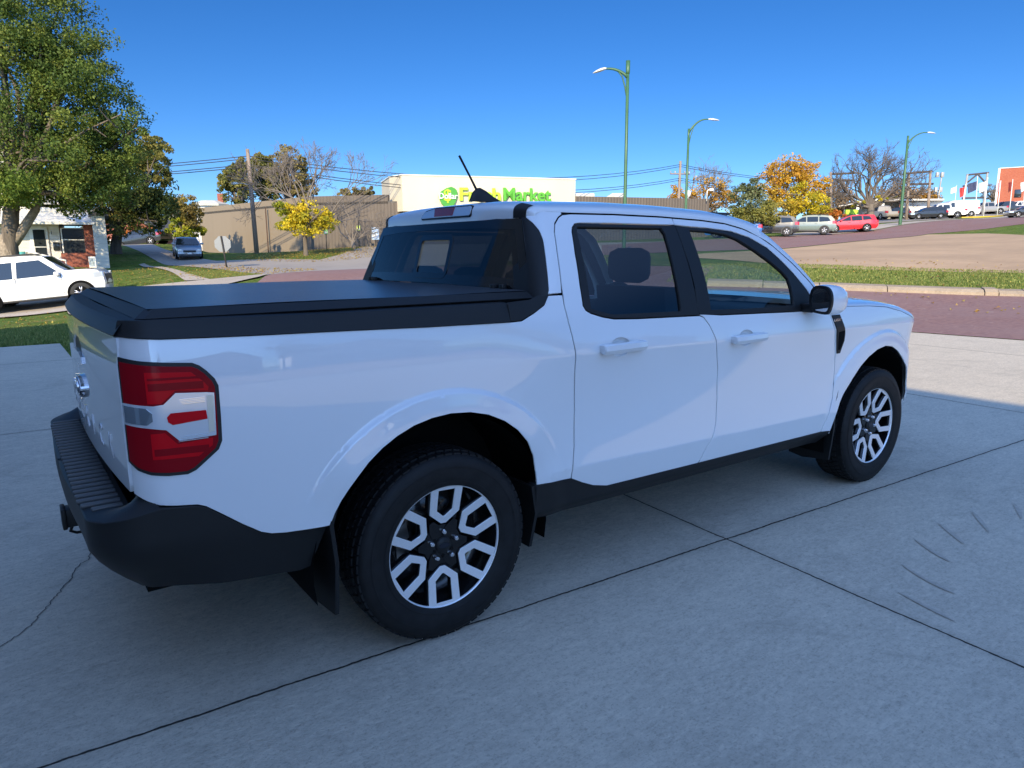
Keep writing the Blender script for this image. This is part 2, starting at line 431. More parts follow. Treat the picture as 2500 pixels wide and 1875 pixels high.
FWIN = [(1.411, 1.565), (1.491, 1.560), (1.648, 1.554), (1.825, 1.540), (1.953, 1.510), (2.069, 1.456), (2.136, 1.399), (2.212, 1.325), (2.290, 1.235), (2.335, 1.165), (2.345, 1.122), (2.126, 1.125), (1.533, 1.142), (1.380, 1.148)]
RGLASS = [(.781, 1.546), (1.306, 1.547), (1.314, 1.524), (1.280, 1.346), (1.257, 1.177), (.835, 1.186), (.803, 1.192), (.719, 1.215), (.739, 1.354), (.768, 1.520)]
FGLASS = [(1.502, 1.541), (1.636, 1.536), (1.766, 1.522), (1.847, 1.498), (1.956, 1.440), (2.053, 1.378), (2.120, 1.327), (2.148, 1.295), (2.152, 1.245), (2.140, 1.160), (1.737, 1.163), (1.470, 1.172)]
ARCH = [(.412, .522), (.405, .575), (.387, .649), (.353, .716), (.305, .770), (.244, .815), (.166, .852), (.088, .872), (.005, .879), (-.071, .873), (-.141, .857), (-.206, .830), (-.262, .797), (-.312, .757), (-.350, .716), (-.380, .680), (-.408, .640), (-.430, .599), (-.447, .558)]
WLOW = [(-.539, .560), (-.589, .564), (-.637, .572), (-.669, .585), (-.722, .623), (-.787, .675), (-.821, .701), (-.843, .711), (-.897, .718), (-.944, .727), (-.973, .741), (-1.0, .762)]
CLOW = [(-1.0, 1.223), (-.95, 1.217), (-.898, 1.212), (-.743, 1.208), (-.494, 1.203), (-.359, 1.200), (-.057, 1.192), (.308, 1.186), (.353, 1.187), (.418, 1.212), (.479, 1.241), (.507, 1.276)]
BSIDE = [(.583, 1.276), (.579, 1.235), (.584, 1.17), (.595, 1.11), (.604, 1.05), (.610, .945), (.620, .804), (.620, .652), (.603, .509)]+ARCH+XA(WLOW)+XA(CLOW)
CPIL = [(.507, 1.280), (.583, 1.280)]+RGAP[::-1][8:]+[(.70, 1.605)]  # lower pillar, below the roof rail

def xb_edge(z): return .457+.277*(z-1.26)
RK = .075
def cabc(a, z):
    """cab side, turning round the rear corner and on along the rear wall"""
    a = np.asarray(a, float); z = np.asarray(z, float)
    xc = xb_edge(z)+RK; w = wside(np.maximum(a, .5), z); g = np.clip((xc-a)/RK, 0, math.pi/2); ex = np.maximum(0, (xc-a)-RK*math.pi/2)
    x = np.where(a >= xc, a, xc-RK*np.sin(g)-.06*ex); y = np.where(a >= xc, -w, -(w-RK)-RK*np.cos(g)+ex)
    return np.stack([x, y, z], -1)
def backw(y, z):
    y = np.asarray(y, float); z = np.asarray(z, float)
    return np.stack([xb_edge(z)-.035*(1-(y/.74)**2), y, z], -1)

HC = ((.855, 1.047), (1.712, 1.020))
def cup_outline(hx, hz): return [(hx+.062*math.cos(t), hz+.042*math.sin(t)) for t in np.linspace(0, 2*math.pi, 30)[:-1]]
for mir in (False, True):
    sgn = 1 if mir else -1
    sub = lambda pts: pts
    kw = dict(sg=1.0, mirror=mir)
    bs = panel('bed_side', BSIDE, side, WHITE, truck, step=.035, gap=.004, fold=.0085, extra=ring_pts+crease_pts, edge_step=.02, **kw)
    panel('cab_pillar', [(.500, 1.280), (.581, 1.280)]+[p for p in RGAP[::-1] if p[1] > 1.285]+[(.724, 1.612), (.53, 1.612), (.535, 1.585), (.556, 1.56), (.568, 1.53), (.567, 1.49), (.543, 1.399), (.517, 1.294)], cabc, WHITE, truck, step=.03, gap=.004, fold=.015, edge_step=.015, **kw)
    rd = panel('rear_door', RTOP[:1]+RWIN+BGAP[::-1][1:]+RBOT[::-1][1:]+RGAP[::-1][1:]+RTOP[::-1][:3], side, WHITE, truck, step=.035, gap=.004, fold=.0085, extra=ring_pts+crease_pts, edge_step=.02, holes=[inset(cup_outline(*HC[0]), .0046)], **kw)
    fd = panel('front_door', [FTOP[0]]+FTOP[1:]+FGAP[1:]+FBOT[1:]+BGAP[1:]+FWIN[::-1][1:], side, WHITE, truck, step=.035, gap=.004, fold=.0085, extra=ring_pts+crease_pts, edge_step=.02, holes=[inset(cup_outline(*HC[1]), .0046)], **kw)
    # black window frames with the glass let into them
    panel('window_frame', RWIN[::-1]+BPIL[1:-1], side, BLKPL, rd, step=.04, gap=.004, fold=.02, off=.001, holes=[RGLASS], edge_step=.02, **kw)
    panel('window_frame', FWIN+BPIL[1:-1], side, BLKPL, fd, step=.04, gap=.004, fold=.02, off=.001, holes=[FGLASS], edge_step=.02, **kw)
    panel('window_glass', inset(RGLASS, -.006), side, GLS_R, rd, step=.06, fold=0, off=-.010, edge_step=.03, **kw)
    panel('window_glass', inset(FGLASS, -.006), side, GLS_F, fd, step=.06, fold=0, off=-.010, edge_step=.03, **kw)
    # door handles: pull bar over a hollow cup
    for dr, (hx, hz) in ((rd, HC[0]), (fd, HC[1])):
        R_ = np.array([[hx, hz]]); cup = cup_outline(hx, hz)
        def dish(a, z, hx=hx, hz=hz):
            p = side(a, z); k = np.clip(1-((a-hx)/.064)**2-((z-hz)/.044)**2, 0, 1); p[..., 1] += .022*np.sqrt(k); return p
        panel('handle_cup', cup, dish, WHITE, dr, step=.012, fold=0, off=0, edge_step=.008, **kw)
        yb = float(side(np.array(hx), np.array(hz))[1]); pr = [(.016, -.021), (.034, -.020), (.043, -.004), (.040, .016), (.030, .022), (.016, .022)]; G = []
        xs = [-.124, -.120, -.11, .11, .120, .126]; sc = [.80, .95, 1, 1, .95, .78]
        for x_, k_ in zip(xs, sc): G.append([(hx+x_, (yb-(.016+(o-.016)*k_))*(-1 if mir else 1), hz+z_*k_+.010*x_) for o, z_ in pr+pr[:1]])
        m = MB(); m.grid(np.array(G), False); m.add(G[0][:-1], [tuple(range(6))]); m.add(G[-1][:-1], [tuple(range(6))]); h = m.build('door_handle', WHITE, dr, auto=20)
        for x_ in (-.105, .105):
            m = MB(); yy = sorted(((yb-.020)*(-1 if mir else 1), (yb+.004)*(-1 if mir else 1))); m.box(hx+x_-.017, hx+x_+.017, yy[0], yy[1], hz-.016, hz+.018, .004); m.build('handle_mount', WHITE, h)
    # near-black strips added behind the shut lines so the gaps read as shade
    for line in (RGAP+RBOT[:1], BGAP+BPIL[1:], FGAP, RTOP, FTOP[:9]):
        P_ = densify(line, .03, False); G = []
        for k_, p_ in enumerate(P_):
            q_ = np.array(P_[min(k_+1, len(P_)-1)])-np.array(P_[max(k_-1, 0)]); q_ = np.array([-q_[1], q_[0]])/np.linalg.norm(q_); row = []
            for d_ in (-.018, 0, .018):
                a_, z_ = p_[0]+q_[0]*d_, p_[1]+q_[1]*d_; pt = side(np.array(a_), np.array(z_)); pt[1] += .009; row.append((pt[0], pt[1]*(-1 if mir else 1), pt[2]))
            G.append(row)
        m = MB(); m.grid(np.array(G)); m.build('gap_backing', DARK, truck)
    # front wing
    FARCH = [(2.566, .387), (2.606, .524), (2.668, .620), (2.733, .700), (2.812, .768), (2.892, .818), (2.978, .852), (3.076, .866)]
    FARCH += [(2*WB-x, z) for x, z in FARCH[::-1][1:-1]]+[(3.565, .46)]
    WTOP = [(2.458, 1.135), (2.65, 1.128), (2.9, 1.118), (3.1, 1.102), (3.3, 1.065), (3.45, 1.020), (3.58, .955), (3.68, .87), (3.82, .80)]
    panel('front_wing', FGAP+[(2.556, .409)]+FARCH+[(3.62, .43), (3.84, .45)]+WTOP[::-1], side, WHITE, truck, step=.035, gap=.004, fold=.0085, extra=ring_pts+crease_pts, edge_step=.02, **kw)
    vt = panel('wing_vent', [(2.474, 1.088), (2.560, 1.088), (2.594, 1.026), (2.617, .977), (2.626, .935), (2.604, .861), (2.571, .861), (2.520, 1.0)], side, BLKPL, truck, step=.03, gap=.003, fold=.01, off=.006, edge_step=.02, **kw)
    panel('vent_recess', [(2.545, .99), (2.600, .995), (2.610, .935), (2.592, .885), (2.574, .885)], side, DARK, vt, step=.03, fold=.004, off=.008, edge_step=.02, **kw)
    if not mir:
        text_mesh('LARIAT', .022, .001, 'vent_lettering', CHROME, vt, Matrix.Translation((2.525, float(side(np.array(2.525), np.array(1.06))[1])-.009, 1.058)) @ Matrix.Rotation(math.pi/2, 4, 'X'))
    aC = 3.39+.34*math.pi/2+(.902-.34)
    panel('front_bumper', [(3.58, .44), (aC, .44), (aC, .845), (3.70, .845), (3.60, .70)], side, WHITE, truck, step=.05, fold=.01, off=-.006, edge_step=.04, **kw)
    # black sill under the doors
    panel('sill', [(.414, .522), (.603, .512), (.668, .480), (.734, .453), (.815, .434), (1.421, .426), (2.49, .415), (2.566, .410), (2.54, .335), (.833, .352), (.50, .362), (.414, .372)], lambda a, z: side(a, z)*(1, 1, 1)+np.stack([0*a, np.where(z < .40, (.40-z)*.9, 0), 0*a], -1), BLKPL, truck, step=.03, fold=.06, off=.004, edge_step=.03, **kw)
    # tail light
    TLO = XA([(-1.0, 1.163), (-.952, 1.151), (-.89, 1.143), (-.823, 1.137), (-.805, 1.128), (-.788, 1.112), (-.768, 1.087), (-.760, 1.066), (-.761, .97), (-.763, .901), (-.774, .876), (-.808, .848), (-.839, .823), (-.862, .814), (-.912, .817), (-.954, .824), (-.983, .838), (-1.0, .862)])
    tl = panel('tail_light', TLO, side, SEALM, truck, step=.02, fold=.02, off=.004, edge_step=.012, **kw)
    lensO = inset(TLO, .011)
    panel('red_lens', lensO, side, REDDARK, tl, step=.02, fold=.006, off=.008, edge_step=.012, **kw)
    panel('upper_reflector', XA([(-.945, 1.120), (-.83, 1.112), (-.80, 1.083), (-.787, 1.066), (-.79, 1.056), (-.875, 1.064), (-.915, 1.030), (-.945, 1.032)]), side, REDLENS, tl, step=.02, fold=.002, off=.0095, edge_step=.012, **kw)
    for zc_, zh_ in ((1.078, .010), (1.100, .003), (.890, .010)):
        panel('lens_band', XA([(-.94, zc_-zh_), (-.80, zc_-zh_-.004), (-.80, zc_+zh_-.004), (-.94, zc_+zh_)]), side, REDDARK, tl, step=.02, fold=.001, off=.0103 if zc_ > 1 else .0101, edge_step=.012, **kw)
    panel('lower_reflector', XA([(-.945, .945), (-.912, .945), (-.882, .908), (-.787, .915), (-.79, .893), (-.83, .865), (-.945, .87)]), side, REDLENS, tl, step=.02, fold=.002, off=.0095, edge_step=.012, **kw)
    panel('clear_lens', XA([(-.996, 1.035), (-.933, 1.024), (-.909, 1.026), (-.875, 1.056), (-.793, 1.050), (-.774, 1.047), (-.778, .922), (-.876, .918), (-.908, .954), (-.944, .962), (-.996, .974)]), side, CLEARL, tl, step=.02, fold=.003, off=.010, edge_step=.012, **kw)
    panel('side_marker', [(-.794, 1.042), (-.777, 1.040), (-.781, .935), (-.796, .933)], side, pmat('pale_reflector', (.72, .66, .52), .2, coat=1), tl, step=.02, fold=.002, off=.0115, **kw)
    panel('reverse_lamp', XA([(-.993, 1.028), (-.950, 1.020), (-.937, 1.004), (-.937, .982), (-.950, .972), (-.993, .980)]), side, pmat('reverse_lamp_glass', (.35, .40, .44), .08, metal=.75, coat=1), tl, step=.02, fold=.002, off=.012, edge_step=.012, **kw)
    panel('brake_bar', [(-.903, .990), (-.893, 1.000), (-.80, .999), (-.798, .974), (-.89, .967), (-.901, .976)], side, REDLENS, tl, step=.02, fold=.003, off=.0125, edge_step=.012, **kw)
    for k in range(4):
        for z0 in (1.036, .930):
            zz = z0+(.0 if z0 > 1 else -.002)+k*.0042*(-1 if z0 > 1 else -1)
            panel('lens_rib', [(-.868+.004*k*(1 if z0 > 1 else -1), zz), (-.80, zz+.001), (-.80, zz+.0028), (-.868, zz+.0018)], side, CHROME, tl, step=.03, fold=.001, off=.0118, **kw)

    # black corner trim of the cab
    def capz(x): return np.interp(x, [p[0] for p in CLOW], [p[1] for p in CLOW])
    panel('cap_corner', [(.300, 1.187), (.353, 1.1885), (.418, 1.2135), (.479, 1.2425), (.509, 1.275), (.45, 1.275), (.41, 1.262), (.300, 1.257)], side, BLKPL, truck, step=.02, gap=.001, fold=.06, off=.003, edge_step=.015, **kw)
    tr = [(.509, 1.276), (.516, 1.294), (.542, 1.399), (.566, 1.490), (.567, 1.530), (.555, 1.560), (.535, 1.583), (.44, 1.583), (.42, 1.578), (.34, 1.29), (.33, 1.258), (.45, 1.258)]
    panel('corner_trim', tr, cabc, BLKPL, truck, step=.02, fold=.012, off=.0025, edge_step=.015, **kw)

# --- bed cap: black rail along both sides and over the tailgate
def sweep_cap(name, alist, zlo, mirror, parent, mat, prof, tail=False):
    A = np.array(alist); zl = np.array([zlo(a) for a in A]); G = []
    for o, dz in prof:
        z = zl+dz if dz < .02 else 1.197+dz+.008*smst(-.3, -1.0, A)
        p = side(A, np.minimum(z, 1.24)); nrm = surf_normals(side, np.stack([A, np.full(len(A), 1.2)], 1), 1.0); nrm[:, 2] = 0; nrm /= np.linalg.norm(nrm, axis=1)[:, None]
        p = p+nrm*o; p[:, 2] = z; G.append(p)
    G = np.array(G)
    if mirror: G = G*(1, -1, 1)
    m = MB(); m.grid(G); return m.build(name, mat, parent, auto=22)
PROF = [(-.02, -.002), (.004, -.002), (.005, .0), (-.001, .030), (-.008, .055), (-.011, .059), (-.05, .062), (-.075, .062), (-.08, .02)]
def zlo_side(a): return float(np.interp(a, [X2A(x) for x, z in CLOW[:8]], [z for x, z in CLOW[:8]]))
for mir in (False, True):
    sweep_cap('bed_rail_cap', np.concatenate([np.linspace(SEAM+.001, -.90, 14), np.linspace(-.88, .297, 40)]), zlo_side, mir, truck, BLKPL, PROF)
TGW = float(-side(np.array(SEAM), np.array(1.1))[1])
def tgate(y, z):
    y = np.asarray(y, float); z = np.asarray(z, float)
    return np.stack([-1.001-.030*(1-(y/TGW)**2)-.006*smst(1.19, 1.12, z)-.012*np.exp(-((z-1.05)/.012)**2)*0, y, z], -1)
m = MB(); ys = np.linspace(-TGW+.002, TGW-.002, 40); G = []
for o, z in [(0, 1.221), (.006, 1.221), (.006, 1.224), (-.010, 1.246), (-.023, 1.262), (-.027, 1.2645), (-.075, 1.266), (-.08, 1.22)]:
    p = tgate(ys, np.full(40, 1.2)); p[:, 0] -= o; p[:, 2] = z; G.append(p)
m.grid(np.array(G)); m.build('tailgate_cap', BLKPL, truck, auto=22)

# --- tailgate
TG = [(-TGW, .766), (-TGW, 1.219), (TGW, 1.219), (TGW, .766)]
HND = soften([(-.17, 1.055), (-.13, 1.148), (.13, 1.148), (.17, 1.055)], 1)
tg = panel('tailgate', TG, tgate, WHITE, truck, step=.04, gap=.003, fold=.03, sg=-1.0, edge_step=.03, holes=[HND])
m = MB(); hb = [(y*.98, z) for y, z in HND]
m.prism([(y, z) for y, z in HND], -1.03, -.985, 0); m.build('tailgate_handle', BLKPL, tg)
m = MB(); m.prism(soften([(-.17, 1.055), (-.15, 1.10), (.15, 1.10), (.17, 1.055)], 1), -1.043, -1.031, 0); m.build('handle_cup', CLEARL, tg)
emb = MB()
EC = (0.05*0, 1.0-.02)
emb.prism([(.105*math.cos(t), .965+.043*math.sin(t)) for t in np.linspace(0, 2*math.pi, 40)[:-1]], -1.052, -1.030, 0); e0 = emb.build('tailgate_badge', CHROME, tg)
emb = MB(); emb.prism([(.096*math.cos(t), .965+.035*math.sin(t)) for t in np.linspace(0, 2*math.pi, 40)[:-1]], -1.0535, -1.04, 0); emb.build('badge_face', pmat('badge_blue', (.01, .03, .10), .15, coat=1), e0)
Rt = Matrix(((0, 0, -1, 0), (-1, 0, 0, 0), (0, 1, 0, 0), (0, 0, 0, 1)))
text_mesh('Ford', .062, .001, 'badge_lettering', CHROME, e0, Matrix.Translation((-1.0545, 0, .965)) @ Rt)
LETM = pmat('stamped_letters', (.72, .73, .75), .3, coat=1)
for k, ch in enumerate('MAVERICK'):
    yy = .60-k*.1715; xx = float(tgate(np.array(yy), np.array(.85))[0])
    text_mesh(ch, .105, .002, 'tailgate_letter', LETM, tg, Matrix.Translation((xx-.001, yy, .862)) @ Rt @ Matrix.Scale(1.15, 4, (1, 0, 0)))

# --- folding bed cover
m = MB(); cz = 1.291; x0, x1, hw = -.935, .452, .800
def crn(x0, x1, hw, c=.02): return [(x0, -hw+c), (x0+c, -hw), (x1, -hw), (x1, hw), (x0+c, hw), (x0, hw-c)]
outl = [(crn(x0+.03, x1, hw-.005), 1.225), (crn(x0+.03, x1, hw-.005), 1.262), (crn(x0-.012, x1, hw+.034), 1.2635), (crn(x0-.014, x1, hw+.036), 1.267), (crn(x0+.018, x1, hw-.004), cz-.001), (crn(x0+.0225, x1, hw-.0085), cz)]
V = []; F = []
for o, z in outl: V += [(x, y, z) for x, y in o]
for i in range(len(outl)-1):
    for k in range(6): F.append((i*6+k, i*6+(k+1) % 6, (i+1)*6+(k+1) % 6, (i+1)*6+k))
m.add(V, F); tc = m.build('bed_cover', BLKPL, truck)
o = crn(x0+.022, x1, hw-.008)
gx = np.linspace(x0+.023, x1, 60); gy = np.linspace(-hw+.009, hw-.009, 50); G = np.zeros((60, 50, 3))
for i, x in enumerate(gx):
    fold = min(abs(x-.0), abs(x+.46))
    for j, y in enumerate(gy): G[i, j] = (x, y, cz+.0015+.004*math.cos(y*2)-.004*max(0, 1-fold/.012)+.0012*math.sin(x*7+2*math.sin(y*3)))
m = MB(); m.grid(G)
bw = 0; mm = m.build('cover_fabric', VINYL, tc); 
# fill in the bed under the cover
m = MB(); m.box(-.93, .46, -.80, .80, .95, 1.235); m.build('bed_box', DARK, truck)

# --- rear bumper
BR = .15
def bump(a, z):
    a = np.asarray(a, float); z = np.asarray(z, float)
    tuck = .13*np.clip((.60-z)/.16, 0, 1.6)**1.4
    w = wbase(np.clip(a, -.9, 0), np.clip(z, .5, .8))-.014
    rr = smst(-.75, -1.1, a)
    ac = -.975; g = np.clip((ac-a)/BR, 0, math.pi/2); ex = np.maximum(0, (ac-a)-BR*math.pi/2)
    t2 = tuck*(.25+.75*rr)
    r = BR-0*t2; nx, ny = -np.sin(g), -np.cos(g)
    x = np.where(a > ac, a, ac+BR*nx-.018*smst(.0, .6, ex)); y = np.where(a > ac, -w, -(w-BR)+BR*ny+ex)
    return np.stack([x-nx*t2*np.where(a > ac, 0, 1), y-ny*t2, z], -1)
AE = -.975-BR*math.pi/2-(.876-BR)
zt = [(-.447, .556), (-.539, .558), (-.589, .562), (-.637, .570), (-.669, .583), (-.722, .621), (-.787, .673), (-.821, .699), (-.843, .709), (-.897, .716), (-.944, .722), (-.985, .716), (-1.03, .706), (-1.10, .696), (-1.19, .691), (-1.30, .690)]
BP = zt+[(AE, .690), (AE, .42), (-1.25, .43), (-1.12, .445), (-1.02, .450), (-.874, .440), (-.70, .418), (-.533, .398), (-.50, .404)]
for mir in (False, True):
    bp = panel('rear_bumper', BP, bump, BLKPL, truck, step=.035, fold=.025, off=0, sg=1.0, mirror=mir, edge_step=.025)
    # sloping shoulder between the body corner and the step
    m = MB(); aa = np.array([a for a, z in zt if a < -.93]); zz = np.array([z for a, z in zt if a < -.93])
    e0 = bump(aa, zz); inner = np.array([(-.965, -.80, .768), (-.975, -.790, .764), (-.985, -.772, .745), (-.99, -.735, .715), (-.995, -.70, .692), (-1.0, -.69, .689)])[:len(aa)]; inner[0] = e0[0]
    k = np.linspace(0, len(inner)-1, len(aa)); inner = np.stack([np.interp(k, range(len(inner)), inner[:, i]) for i in range(3)], 1)
    G = np.array([e0*(1-t)+inner*t+np.array([0, 0, .007*math.sin(math.pi*t)]) for t in np.linspace(0, 1, 8)])
    if mir: G = G*(1, -1, 1)
    m.grid(G); m.build('bumper_corner', BLKPL, truck)
m = MB()
G = []
for t in np.linspace(0, 1, 5):
    ys = np.linspace(-.74, .74, 30); xo = np.array([bump(np.array(-.975-BR*math.pi/2-(.876-BR-abs(y))), np.array(.69))[0] for y in ys]); xi = np.full(30, -1.0)
    G.append(np.stack([xi*(1-t)+xo*t, ys, np.full(30, .690)], 1))
m.grid(np.array(G)); st = m.build('bumper_step', BLKPL, truck)
m = MB()
for k in range(27):
    y = -.70+k*.0525; x_o = -1.145 if abs(y) < .6 else -1.145+.06*((abs(y)-.6)/.1)**2*.5
    m.box(x_o+.014, -1.016, y, y+.024, .6895, .702, .004)
m.build('step_ridges', pmat('worn_lit_tread', (.085, .085, .085), .5), st)  # worn plastic, also paled so the ridge tops read as lit
m = MB(); m.box(-1.15, -.7, -.036, .036, .435, .505, .004); m.box(-1.155, -1.14, -.042, .042, .43, .51, .003)
ht = m.build('hitch_receiver', BLKPL, truck)
m = MB(); m.tube([(-1.12, .02, .43), (-1.13, .03, .40), (-1.11, .04, .385), (-1.07, .04, .385), (-1.05, .03, .40), (-1.06, .02, .43)], .006, 6); m.build('chain_loop', BLKPL, ht)

# --- roof, windscreen, bonnet
ZR = lambda x: float(np.interp(x, [.45, .6, .8, 1.1, 1.4, 1.75, 1.95, 2.1], [1.655, 1.668, 1.678, 1.685, 1.683, 1.672, 1.656, 1.634]))
RAILX = [.45]+[p[0] for p in [(.773, 1.604)]+RTOP[1:3][::-1]+FTOP]
RAILZ = [1.606]+[p[1] for p in [(.773, 1.604)]+RTOP[1:3][::-1]+FTOP]
def railz(x): return float(np.interp(x, RAILX, RAILZ))+.004
def roofsec(x, zr, yend=0.0, n=26):
    z0 = railz(x); w0_ = float(wside(np.array(max(x, .55)), np.array(z0))); P = []
    for t in np.linspace(0, math.pi/2, n):
        P.append((x, -w0_*math.cos(t)**.62 if t < math.pi/2-1e-6 else 0.0, z0+(zr-z0)*math.sin(t)**.80))
    P += [(p[0], -p[1], p[2]) for p in P[::-1][1:]]
    return P
XREF = .66
def rear_plan(y, z=1.59):
    """x of the rear of the cab at half-width y, corners rounded"""
    w = float(wside(np.array(.6), np.array(z))); c = xb_edge(z); ay = min(abs(y), w-1e-4); k = ay-(w-RK)
    return c+RK-math.sqrt(max(0, RK*RK-k*k)) if k > 0 else c-.035*(1-(ay/.74)**2)-.004*(1-(ay/(w-RK))**6)
def rear_pt(y, z, g):
    zb = 1.582; xr = min(rear_plan(y), XREF-.004)
    return (XREF-(XREF-xr)*math.sin(g)**.85, y, zb+(z-zb)*math.cos(g)**.42)
m = MB(); secs = []; base_sec = roofsec(XREF, ZR(XREF))
for g in np.linspace(math.pi/2, 0, 13): secs.append([rear_pt(p[1], p[2], g) for p in base_sec])
for x in np.linspace(XREF+.03, 2.05, 42): secs.append(roofsec(x, ZR(x)))
m.grid(np.array(secs)); roof = m.build('roof', WHITE, truck)
for sg in (-1, 1):
    m = MB(); G = []
    def rz(y): return float(np.interp(y, [p[1] for p in base_sec], [p[2] for p in base_sec]))
    for g in list(np.linspace(math.pi/2, .62, 11)):
        G.append([tuple(np.array(rear_pt(sg*yy, rz(sg*yy), g))+np.array([-.003*math.sin(g), 0, .003*math.cos(g)+.001])) for yy in (.592, .615, .635, .652)])
    m.grid(np.array(G)); m.build('roof_ditch_strip', BLKPL, roof)
    m = MB(); G = []          # dark strip added to block light leaking over the door tops
    for x in np.linspace(.72, 2.42, 40):
        z = railz(x)-.004; w = float(wside(np.array(x), np.array(z))); G.append([(x, sg*(w-.016+.012), z-.035), (x, sg*(w-.020), z), (x, sg*(w-.04), z+.035)])
    m.grid(np.array(G)); m.build('gap_backing', SEALM, truck)
# windscreen pillars and glass
AL = [(1.95, 1.548), (2.10, 1.483), (2.237, 1.372), (2.34, 1.272), (2.42, 1.18), (2.50, 1.125)]
def apil(t):
    x = np.interp(t, np.linspace(0, 1, 6), [p[0] for p in AL]); z = np.interp(t, np.linspace(0, 1, 6), [p[1] for p in AL])+.004
    return x, z
for sg in (-1, 1):
    m = MB(); G = []
    for t in np.linspace(0, 1, 24):
        x, z = apil(t); w = float(wside(np.array(x), np.array(z))); row = []
        for s_ in np.linspace(0, 1, 6): row.append((x+.055*s_, sg*(w-.010*s_-.055*s_**2), z+.062*s_-.012*s_**2-.03*t*s_))
        G.append(row)
    m.grid(np.array(G)); m.build('windscreen_pillar', WHITE, truck)
m = MB(); G = []
for t in np.linspace(0, 1, 12):
    x, z = apil(t); w = float(wside(np.array(x), np.array(z)))-.07
    G.append([(x+.06+.18*(1-(y/w)**2)*(.4+.6*t), y, z+.048-.03*t) for y in np.linspace(-w, w, 16)])
m.grid(np.array(G)); m.build('windscreen', glass_mat('windscreen_glass', (.72, .78, .75)), truck)
m = MB(); G = []
for x in list(np.linspace(2.46, 3.58, 40))+[3.62, 3.66, 3.69, 3.70]:
    zf = float(np.interp(x, [p[0] for p in WTOP], [p[1] for p in WTOP])) if x < 3.69 else .86
    a_ = x if x < 3.39 else 3.39+.34*math.asin(min(.999, (x-3.39)/.34))
    w = -float(side(np.array(a_), np.array(zf))[1]); zc = float(np.interp(x, [2.46, 2.7, 3.0, 3.3, 3.5, 3.62, 3.70], [1.165, 1.175, 1.168, 1.140, 1.095, 1.03, .90]))
    row = []
    for t in np.linspace(0, math.pi/2, 18): row.append((x+.06*math.sin(t), -w*math.cos(t)**.72 if t < 1.5707 else 0, zf+(zc-zf)*math.sin(t)**.95))
    row += [(p[0], -p[1], p[2]) for p in row[::-1][1:]]; G.append(row)
m.grid(np.array(G)); bon = m.build('bonnet', WHITE, truck)
m = MB(); m.prism([(3.50, -.55), (3.66, -.38), (3.69, 0), (3.66, .38), (3.50, .55)], .40, .86, 2); m.build('front_grille', BLKPL, truck)

# --- rear window with sliding pane, third brake light, aerial
yw = lambda z: float(wside(np.array(.6), np.array(z)))-.055
RG = [(-yw(1.30)+.0, 1.285), (-.5, 1.296), (0, 1.300), (.5, 1.296), (yw(1.30), 1.285), (yw(1.57)+.0, 1.578), (.4, 1.590), (0, 1.595), (-.4, 1.590), (-yw(1.57), 1.578)]
def rrect(x0, x1, z0, z1, r): return [(x+r*math.cos(g), z+r*math.sin(g)) for x, z, a in ((x1-r, z1-r, 0), (x0+r, z1-r, 90), (x0+r, z0+r, 180), (x1-r, z0+r, 270)) for g in np.radians(np.linspace(a, a+90, 5))]
SL = rrect(-.165, .130, 1.335, 1.513, .028)
rw = panel('rear_window', RG, backw, GLS_B, truck, step=.06, fold=.004, sg=-1.0, edge_step=.04, holes=[SL])
panel('sliding_pane', SL, backw, glass_mat('sliding_pane_glass', (.50, .50, .46)), rw, step=.06, fold=0, off=-.004, sg=-1.0, edge_step=.03)
panel('sliding_pane_frame', inset(SL, -.013), backw, BLKGL, rw, step=.04, fold=.006, off=.003, holes=[inset(SL, .012)], sg=-1.0, edge_step=.015)
panel('window_frit', inset(RG, .002), backw, BLKGL, rw, step=.03, fold=0, off=.0015, holes=[inset(RG, .045)], sg=-1.0, edge_step=.02)
for sg in (-1, 1):
    for y in (.58, .64):
        p = backw(np.array(sg*y), np.array(1.30)); m = MB(); m.box(p[0]-.03, p[0]-.003, p[1]-.012, p[1]+.012, 1.286, 1.312, .003); m.build('cover_clamp', BLKPL, truck)
m = MB(); m.box(.40, .50, -.74, .74, 1.24, 1.284, .004); m.build('window_base_trim', BLKPL, truck)
def back2(y, z): 
    p = backw(y, z); p[..., 0] -= .012; return p
CH = [(-.285, 1.602), (-.297, 1.610), (-.297, 1.645), (-.287, 1.653), (.03, 1.656), (.12, 1.645), (.155, 1.625), (.158, 1.608), (.15, 1.603)]
ch = panel('high_brake_light', CH, back2, BLKGL, truck, step=.03, fold=.05, sg=-1.0, edge_step=.02)
panel('clear_lens', inset(CH, .0055), back2, CLEARL, ch, step=.03, fold=.002, off=.003, sg=-1.0, edge_step=.02)
panel('red_lens', [(-.145, 1.612), (-.155, 1.648), (.03, 1.650), (.02, 1.612)], back2, pmat('brake_lens_red', (.30, .02, .02), .2, coat=1), ch, step=.03, fold=.002, off=.005, sg=-1.0, edge_step=.02)
m = MB(); m.add([], [])
zb = 1.692; G = []
for i, (xx, hz, hy) in enumerate([(.695, .003, .006), (.712, .042, .012), (.735, .064, .013), (.758, .068, .015), (.79, .055, .022), (.83, .028, .030), (.875, .002, .033)]):
    G.append([(xx, hy*math.cos(t), zb+hz*max(0, math.sin(t))**.8) for t in np.linspace(0, math.pi, 13)])
m.grid(np.array(G)); an = m.build('aerial', BLKPL, truck)
m = MB(); m.tube([(.738, 0, zb+.055), (.70, 0, 1.81), (.640, 0, 1.905)], [.0065, .0055, .006], 8); m.build('aerial_mast', BLKPL, an)

